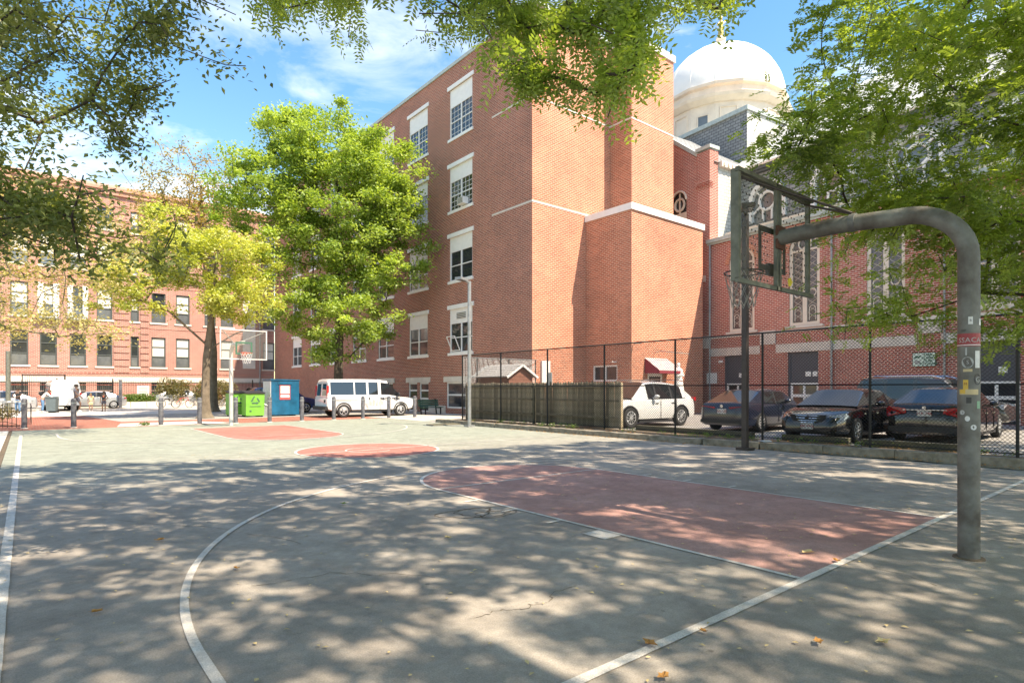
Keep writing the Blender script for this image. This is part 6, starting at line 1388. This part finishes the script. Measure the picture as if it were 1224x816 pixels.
def full_tree(name, label, base, trunk_pts, trunk_r, blobs, ntar, nleaf, clump, leaf, leaf_m, bark_m, seed, tip=.012, shell=.5, nrm_up=.35, limbs=None, group=None, tipn=5, flat=.6):
    rs = np.random.RandomState(seed); t = thing(name, label, 'tree', base); B0 = np.array(base)
    loc = lambda q: np.array(q)-B0
    trunk_mesh([loc(q) for q in trunk_pts], trunk_r, bark_m, t, seed=seed)
    S = Skel(); e = S.chain([tuple(loc(q)) for q in trunk_pts[1:]]); k0 = 0
    for lb in (limbs or []): S.chain([tuple(loc(q)) for q in lb], start=int(np.argmin([np.linalg.norm(np.array(p)-loc(lb[0])) for p in S.p])))
    T = [loc(q) for q in crown_targets(rs, ntar, blobs, shell)]; ends = S.reach(T, rs, step=.7)
    S.mesh('branches', bark_m, t, tip=tip, n=tipn, power=.5, rmax=trunk_r[-1]*1.0)
    # leaves: clumps at branch ends
    E_ = np.array([S.p[i] for i in ends]); which = rs.randint(0, len(E_), nleaf); size = rs.uniform(.5,1.25,len(E_))[which][:,None]
    off = rs.normal(size=(nleaf,3))*clump*size; off[:,2] *= flat; P = E_[which]+off
    leaf_object('crown', P, leaf, leaf_m, t, nrm_up, seed); return t

# green maple behind the white van
mb_ = (8.3, 33.4, .01)
full_tree('maple_tree', 'large bright green leafy tree rising behind the white van', mb_, [(8.3,33.4,0),(8.25,33.4,2.2),(8.3,33.3,4.2),(8.2,33.3,8),(8.1,33.2,12),(8.0,33.0,16.5)], [.34,.27,.24,.19,.12,.05],
    [((8.0,32.8,13.2),(5.0,4.4,6.6)),((3.9,33.2,12.4),(3.2,3.0,4.6)),((11.2,31.4,10.4),(2.5,3.0,4.6)),((7.9,32.6,6.8),(5.4,4.0,3.6)),((9.9,31.4,14.6),(2.9,3.0,3.4)),((5.4,33.2,16.2),(2.6,2.6,3.2))], 500, 112000, .38, .20, M['maple'], M['bark'], 11, tip=.014, shell=.35)
# yellow tree
yb_ = (.47, 32.6, .01)
full_tree('yellow_tree', 'yellow leaved tree with thick flared trunk at the end of the court', yb_, [(.47,32.6,0),(.5,32.6,1.6),(.55,32.6,3.3),(.75,32.5,5.2),(.9,32.4,7.4),(1.0,32.2,9.0)], [.235,.20,.18,.15,.11,.06],
    [((1.2,32.2,8.3),(3.2,3.0,2.6)),((-2.8,32.6,7.0),(2.7,2.4,1.8)),((1.8,31.6,6.3),(2.3,2.2,1.5)),((-1.2,32.4,9.5),(2.0,2.0,1.8))], 210, 27000, .32, .17, M['yellowleaf'], M['bark_pale'], 12, tip=.012, shell=.3, limbs=[[(.5,32.6,4.0),(-1.2,32.6,5.6),(-3.4,32.6,6.4)],[(.5,32.6,3.6),(1.9,32.2,4.6),(2.9,31.9,5.0)]])
# sparse autumn tree behind
full_tree('autumn_tree', 'half bare autumn tree with thin rusty leaves behind the yellow tree', (2.85,41.5,.01), [(2.85,41.5,0),(2.85,41.5,4),(2.6,41.4,8),(2.2,41.3,11),(2.0,41,15)], [.27,.24,.19,.13,.07],
    [((1.0,41,13.6),(4.2,3.4,4.8)),((3.0,41,13.0),(3.2,3.0,4.6))], 380, 9000, .42, .17, M['autumnleaf'], M['bark_pale'], 13, tip=.015, shell=.25)
# shrubs and hedge
def shrub(name, label, loc, r, n, leaf, m, seed, nst=16):
    rs = np.random.RandomState(seed); t = thing(name, label, 'shrub', loc); S = Skel(); S.chain([(0,0,0),(0,0,.2)], step=.1); T = [q*np.array([r[0],r[1],r[2]])+np.array([0,0,r[2]*.9]) for q in (rs.uniform(-1,1,(nst,3)))]; e = S.reach(T, rs, step=.3); S.mesh('stem', M['twig'], t, tip=.012, n=4)
    v = rs.normal(size=(n,3)); v /= np.linalg.norm(v,axis=1)[:,None]; P = v*(rs.rand(n,1)**.4)*np.array(r)*(1+.25*np.sin(v[:,0:1]*5+seed)*np.cos(v[:,1:2]*4)); P[:,2] += r[2]*.95; P = P[P[:,2] > 0.02]
    leaf_object('foliage', P, leaf, m, t, .3, seed)
shrub('shrub', 'grey green dry bush right of the yellow tree trunk', (6.3,56.9,.1), (1.9,1.0,1.25), 4500, .17, M['drybush'], 3)
shrub('shrub', 'grey green dry bush left of the yellow tree trunk over the bicycles', (3.2,57.6,.1), (1.6,.9,1.25), 4000, .17, M['drybush'], 4)
shrub('hedge', 'bright green low hedge above the pale planter wall', (.3,57.3,.3), (1.9,.5,.45), 3500, .13, M['hedge'], 5)
shrub('shrub', 'small green tuft by the concrete pad on the brick paving', (-3.0,27.4,.0), (.25,.12,.08), 160, .07, M['hedge'], 6, 5)
shrub('shrub', 'brown and green planting behind the low railing at left', (-9.4,31.5,.0), (2.4,1.6,.55), 6000, .10, M['drybush'], 7, 40)

# ---- near trees whose boughs reach into the picture and shade the court
rsn = np.random.RandomState(21)
def in_frame(P, mx=25, my=25):
    q = cam_px(P)
    return q is not None and -mx < q[0] < 1224+mx and -my < q[1] < 816+my
SHX, SHY = -SUN_TO.x/SUN_TO.z, -SUN_TO.y/SUN_TO.z     # ground shadow of a point at height z: P + (SHX,SHY)*z
def shade_edge(x): return float(np.interp(x, [-14,-6.2,-4.5,-2.9,0,2.2,4.2,6.5,9,14], [14.8,13.6,12.2,11.9,11.1,10.3,10.5,10.0,8.6,7.5]))
from mathutils import noise as mn
canopy = []  # out-of-view leaf clumps, laid out from the shade wanted on the court
tries = 0
gpts = []
while len(canopy) < 960 and tries < 3000:
    tries += 1; best = None
    for c_ in range(7):       # best-candidate sampling keeps the gaps in the foliage small and even
        gx = rsn.uniform(-15, 13.5); gy = rsn.uniform(-8, shade_edge(gx)-.3)
        dm = min([(gx-a)**2+(gy-b)**2 for a, b in gpts] or [9])
        if best is None or dm > best[0]: best = (dm, gx, gy)
    gx, gy = best[1:]
    for z in list(rsn.uniform(7.5, 12.0, 3))+[13.5]:
        P = np.array([gx-SHX*z, gy-SHY*z, z])
        if not in_frame(P, 50, 50): canopy.append(P); gpts.append((gx, gy)); break
canopy = np.array(canopy)
TR = {   # trunks all stand outside the picture
 'elm': ((-11.6, 3.0, 0.01), [(-11.6,3.0,0),(-11.5,3.1,2.0),(-11.2,3.3,4.2),(-10.6,3.2,6.8),(-10,3,9.5)], [.36,.3,.26,.2,.1]),
 'locust': ((-4.2, -9.5, 0.0), [(-4.2,-9.5,0),(-4.1,-9.3,2.4),(-3.8,-8.8,4.8),(-3.2,-7.6,7.2),(-2.6,-6.2,9.6)], [.4,.33,.28,.2,.1]),
 'pagoda': ((5.4, -8.2, 0.0), [(5.4,-8.2,0),(5.4,-8.1,2.2),(5.2,-7.7,4.4),(4.8,-6.8,7.0),(4.2,-5.8,9.5)], [.38,.32,.26,.2,.1])}
home = {'elm': np.array([-8,0]), 'locust': np.array([-2,-5]), 'pagoda': np.array([6,-4])}
own = np.array([min(home, key=lambda k: np.hypot(*(home[k]-c[:2]))) for c in canopy])
def region_targets(rs, polys):
    """polys: list of (polygon in picture units, n, dlo, dhi): points of boughs at their true distance"""
    out_ = []
    for pg, n, dlo, dhi in polys:
        xs_, ys_ = [p[0] for p in pg], [p[1] for p in pg]; c = 0
        while c < n:
            u, v = rs.uniform(min(xs_), max(xs_)), rs.uniform(min(ys_), max(ys_)); inside = False; j = len(pg)-1
            for i in range(len(pg)):
                if (pg[i][1] > v) != (pg[j][1] > v) and u < (pg[j][0]-pg[i][0])*(v-pg[i][1])/(pg[j][1]-pg[i][1])+pg[i][0]: inside = not inside
                j = i
            if inside: out_.append(np.array(cam_pt(u, v, rs.uniform(dlo, dhi)))); c += 1
    return out_
near = {
 'elm': [([(-60,-40),(190,-40),(215,60),(205,130),(168,125),(150,190),(120,175),(60,120),(-60,100)], 105, 5.2, 7.5),
         ([(-60,120),(50,120),(70,170),(150,215),(215,262),(208,335),(170,300),(120,320),(90,345),(40,290),(-60,330)], 76, 4.2, 5.6),
         ([(170,-40),(310,-40),(300,95),(270,85),(240,25),(215,70),(175,40)], 20, 5.0, 6.2),
         ([(-60,230),(10,240),(10,370),(-60,400)], 10, 6, 8)],
 'locust': [([(290,-40),(445,-40),(440,50),(425,80),(400,40),(340,40),(300,30)], 20, 4.6, 6.2),
         ([(455,-40),(905,-40),(890,10),(820,35),(790,40),(760,5),(700,15),(660,30),(600,20),(540,45),(500,40),(470,20)], 46, 4.2, 6.5),
         ([(560,10),(655,20),(645,90),(625,122),(605,100)], 16, 3.9, 4.6), ([(680,20),(765,20),(772,100),(742,118),(722,165),(700,110)], 24, 3.9, 4.6)],
 'pagoda': [([(975,-40),(1290,-40),(1290,260),(1120,235),(1000,160),(925,200),(950,110),(985,60)], 125, 6.3, 9.0), ([(918,150),(1060,150),(1110,235),(1040,250),(965,235)], 22, 6.8, 8.6),
         ([(1000,250),(1290,230),(1290,360),(1150,350),(1040,330),(985,370),(1000,300)], 60, 7.0, 9.2),
         ([(1190,150),(1290,150),(1290,430),(1200,400)], 20, 6.5, 9),([(990,370),(1100,360),(1080,400),(1000,408)], 6, 7.5, 8.5), ([(1140,395),(1215,380),(1210,420),(1150,425)], 6, 7.5, 8.5)]}
limb = {
 'elm': [[(-11.2,3.3,4.2),tuple(cam_pt(-140,150,7.5)),tuple(cam_pt(-20,110,6.6)),tuple(cam_pt(70,60,6.2))], [(-11.3,3.25,3.4),tuple(cam_pt(-120,230,5.2)),tuple(cam_pt(0,238,4.7)),tuple(cam_pt(60,250,4.7)),tuple(cam_pt(115,245,4.8))], [(-10.6,3.2,6.8),tuple(cam_pt(60,-80,7)),tuple(cam_pt(170,-60,6)),tuple(cam_pt(240,-20,5.6))]],
 'locust': [[(-3.8,-8.8,4.8),(-3.4,-6,7.2),tuple(cam_pt(640,-190,4.6)),tuple(cam_pt(668,-60,4.6)),tuple(cam_pt(690,40,4.5))], [(-3.4,-6,7.2),(-5.2,-1.5,6.6),tuple(cam_pt(420,-140,5)),tuple(cam_pt(390,-40,5.2))]],
 'pagoda': [[(5.2,-7.7,4.4),(4.6,-5.8,6.2),tuple(cam_pt(1300,-120,7.2)),tuple(cam_pt(1160,0,7.4)),tuple(cam_pt(1100,75,7.6)),tuple(cam_pt(1055,130,7.8)),tuple(cam_pt(1000,155,8))], [(5.3,-8,3.2),tuple(cam_pt(1420,380,7.6)),tuple(cam_pt(1270,345,7.8)),tuple(cam_pt(1224,352,7.9)),tuple(cam_pt(1175,350,8)),tuple(cam_pt(1090,378,8.2))], [(5.2,-7.7,4.4),tuple(cam_pt(1450,150,7.5)),tuple(cam_pt(1290,200,7.8)),tuple(cam_pt(1200,60,8.2))]]}
labels = {'elm': ('elm_tree', 'dark leaved tree whose boughs hang in from the left edge'), 'locust': ('locust_tree', 'tree with feathery leaflets hanging across the top of the view'), 'pagoda': ('honey_locust_tree', 'green tree whose fine leaved boughs spread in from the right edge')}
for kname, (base, tp, tr) in TR.items():
    rs = np.random.RandomState(len(kname)*7); t = thing(labels[kname][0], labels[kname][1], 'tree', base); B0 = np.array(base)
    trunk_mesh([np.array(q)-B0 for q in tp], tr, M['bark'], t, seed=3)
    S = Skel(); S.chain([tuple(np.array(q)-B0) for q in tp[1:]])
    for lb in limb[kname]: S.chain([tuple(np.array(q)-B0) for q in lb], start=int(np.argmin([np.linalg.norm(np.array(p)-(np.array(lb[0])-B0)) for p in S.p])), step=.35)
    NT = [q-B0 for q in region_targets(rs, near[kname])]; CT = [q-B0 for q in canopy[own == kname]]
    kst = len(S.p)
    e1 = S.reach(NT, rs, step=.22, wob=.2, up=.05); k1 = len(S.p); e2 = S.reach(CT, rs, step=.6, wob=.15)
    S.mesh('branches', M['twig'], t, tip=.0045, power=.53, n=5, rmax=.16)
    # near leaves sit along the last twigs of each bough
    E1 = []; D1 = []
    for e in e1:
        i = e
        for hop in range(4):
            j = S.par[i]
            if j < 0: break
            a, b_ = np.array(S.p[j]), np.array(S.p[i]); 
            for q in range(5 if kname != 'elm' else 4): f = rs.rand(); E1.append(a*(1-f)+b_*f); D1.append(b_-a)
            i = j
            if hop >= 2 and i < kst: break
    E1 = np.array(E1); D1 = np.array(D1); dn = np.linalg.norm(D1,axis=1)[:,None]+1e-6; D1 = D1/dn
    if kname == 'elm':
        rep = 7; P = np.repeat(E1, rep, 0)+rs.normal(size=(len(E1)*rep,3))*.10; leaf_object('crown', P, .058, M['elmleaf'], t, .35, 5, aspect=.5, droop=.8)
    else:
        rep = 1 if kname == 'locust' else 2; P = np.repeat(E1, rep, 0)+rs.normal(size=(len(E1)*rep,3))*(np.array([.06,.06,.05]) if kname == 'locust' else np.array([.24,.24,.12])); Dd = np.repeat(D1, rep, 0)*.4+rs.normal(size=(len(P),3))*np.array([.8,.8,.3 if kname != 'locust' else .7])+np.array([0,0,-.35 if kname == 'locust' else -.12])
        compound_leaf_object('crown', P, Dd, M['locust'], t, 6, L_=.17, pairs=6 if kname == 'locust' else 7, ll=.05 if kname == 'locust' else .062, lw=.02 if kname == 'locust' else .025)
    E2 = np.array([S.p[i] for i in e2]); nl = len(E2)*240; w_ = rs.randint(0, len(E2), nl); an_ = rs.uniform(0,6.2832,nl); rd_ = np.sqrt(rs.rand(nl))*.47*rs.uniform(.6,1.3,len(E2))[w_]*(1+.35*np.sin(an_*3+w_)); P = E2[w_]+np.stack([rd_*np.cos(an_), rd_*np.sin(an_), rs.normal(size=nl)*.16], 1)
    keep = np.array([not in_frame(q+B0, 5, 5) for q in P]); P = P[keep]
    leaf_object('shade_crown', P, .15, M['elmleaf' if kname == 'elm' else 'locust'], t, .45, 8, aspect=.6)  # crown part outside the view, shaped to dapple the court with shade
# pale leaved lower spray from the left
rs = np.random.RandomState(77); t = thing('street_tree', 'thin tree with pale ochre leaves reaching in low from the left edge', 'tree', (-13.6, 20.5, 0)); B0 = np.array((-13.6,20.5,0.))
trunk_mesh([(0,0,0),(0,0,2.5),(.2,0,5),(.4,0,7)], [.2,.17,.13,.07], M['bark_pale'], t, seed=6); S = Skel(); S.chain([(0,0,2.5),(.2,0,5),(.4,0,7)])
lbp = [cam_pt(-60,370,21)-V(*B0), cam_pt(10,392,20)-V(*B0), cam_pt(70,402,19.5)-V(*B0), cam_pt(140,398,19)-V(*B0)]; S.chain([tuple(q) for q in lbp], start=1, step=.4)
NT = [q-B0 for q in region_targets(rs, [([(-40,380),(60,372),(145,388),(140,408),(95,420),(60,400),(20,405),(-40,400)], 36, 18.5, 21), ([(-40,225),(60,215),(180,270),(150,345),(60,372),(-40,372)], 150, 19, 23)])]
e = S.reach(NT, rs, step=.35, wob=.2); S.mesh('branches', M['bark_pale'], t, tip=.007, n=4, power=.5); E1 = np.array([S.p[i] for i in e]); P = np.repeat(E1, 60, 0)+rs.normal(size=(len(E1)*60,3))*np.array([.33,.33,.16]); leaf_object('crown', P, .11, M['ochreleaf'], t, .35, 9)

rs = np.random.RandomState(31); P = []
for _ in range(46):
    y = rs.uniform(-4, 20); c = np.array([float(kx(y))+.36+rs.rand()*.55, y, .17]); k = rs.randint(12, 45); P.append(c+rs.normal(size=(k,3))*np.array([.06,.09,.04])+np.array([0,0,.05]))
leaf_object('weeds', np.concatenate(P), .07, M['hedge'], None, .15, 2, aspect=.3)
# ------------------------------------------------------------------ fallen leaves and litter
def dry_leaf(sz, seed):
    rs_ = random.Random(seed); b = MB(); n = 12; pts = []
    for k in range(n): a = 2*math.pi*k/n; r_ = sz*(.5+.28*(k%2)+rs_.uniform(-.08,.1)); pts.append((r_*math.cos(a)*1.25, r_*math.sin(a)*.8, .012+abs(math.sin(a*1.5+seed))*sz*.28))
    c = (0,0,.006); vs_ = [c]+pts; b.add(vs_, [(0,k+1,(k+1)%n+1) for k in range(n)]); b.tube([(sz*.5,0,.008),(sz*1.1,sz*.15,.02)], .0012, 4); return b
def gp(u, v): 
    d = FPX*CAM.z/(v-464.1); p = cam_pt(u, v, d); return (p.x, p.y, .009)
big = [(190,647,.055,'fallen','orange brown fallen leaf alone on the left part of the court'),(777,772,.06,'fallen','curled brown leaf lying on the near baseline'),(965,662,.075,'fallen_pale','pale leaf lying in the red key near the pole'),(1000,672,.055,'fallen','crumpled leaf where the baseline passes the red key'),(536,644,.05,'fallen_pale','pale leaf in the middle of the near court'),
       (793,812,.05,'fallen','orange leaf at the bottom of the picture'),(841,757,.035,'fallen','small brown leaf touching the baseline'),(1055,770,.06,'fallen_pale','pale curled leaf lying in the sunny patch right of the baseline'),(1160,664,.06,'fallen_pale','pale leaf right beside the foot of the near hoop pole'),(410,603,.055,'hedge','green leaf sprig lying inside the three point arc'),
       (978,770,.05,'fallen','brown leaf between the baseline and the sunny patch'),(283,681,.04,'fallen','small brown leaf right of the curved line'),(116,733,.045,'fallen','dark brown leaf left of the curved line'),(713,680,.035,'fallen_pale','yellow leaf left of the white lane line')]
for k, (u, v, s_, m_, lb) in enumerate(big):
    o = dry_leaf(s_, k).build('fallen_leaf', M[m_], None, fix=False); o.location = gp(u, v); o.rotation_euler = (0,0,k*1.3); tag(o, lb, 'leaf', 'fallen leaves on the court')
rs = np.random.RandomState(5); P = []; 
for _ in range(1500):
    x, y = rs.uniform(-7.2,9), rs.uniform(-4,14); P.append((x,y,.012))
for _ in range(900):
    y = rs.uniform(-4,16); P.append((float(kx(y))-abs(rs.normal())*.22+.02, y, .014))
for _ in range(1300):
    y = rs.uniform(-6,20); P.append((float(kx(y))+.3+rs.rand()*.9, y, .165))
P = np.array(P); o = leaf_object('leaf_litter', P[:1500], .038, M['fallen_pale'], None, .85, 4); o2 = leaf_object('kerb_litter', P[1500:], .05, M['fallen'], None, .7, 5)
t = thing('plastic_scrap', 'white crumpled plastic scrap on the kerb under the fence', 'litter', (8.55, 5.75, .16)); rsx = random.Random(1); b = MB(); pts = [(rsx.uniform(-.14,.14), rsx.uniform(-.2,.2), rsx.uniform(0,.05)) for _ in range(9)]
b.poly([pts[0],pts[1],pts[2]]); b.poly([pts[2],pts[3],pts[4]]); b.poly([pts[4],pts[5],pts[0]]); b.poly([pts[6],pts[7],pts[8]]); b.poly([pts[1],pts[5],pts[7]]); b.build('film', M['paper'], t, fix=False)
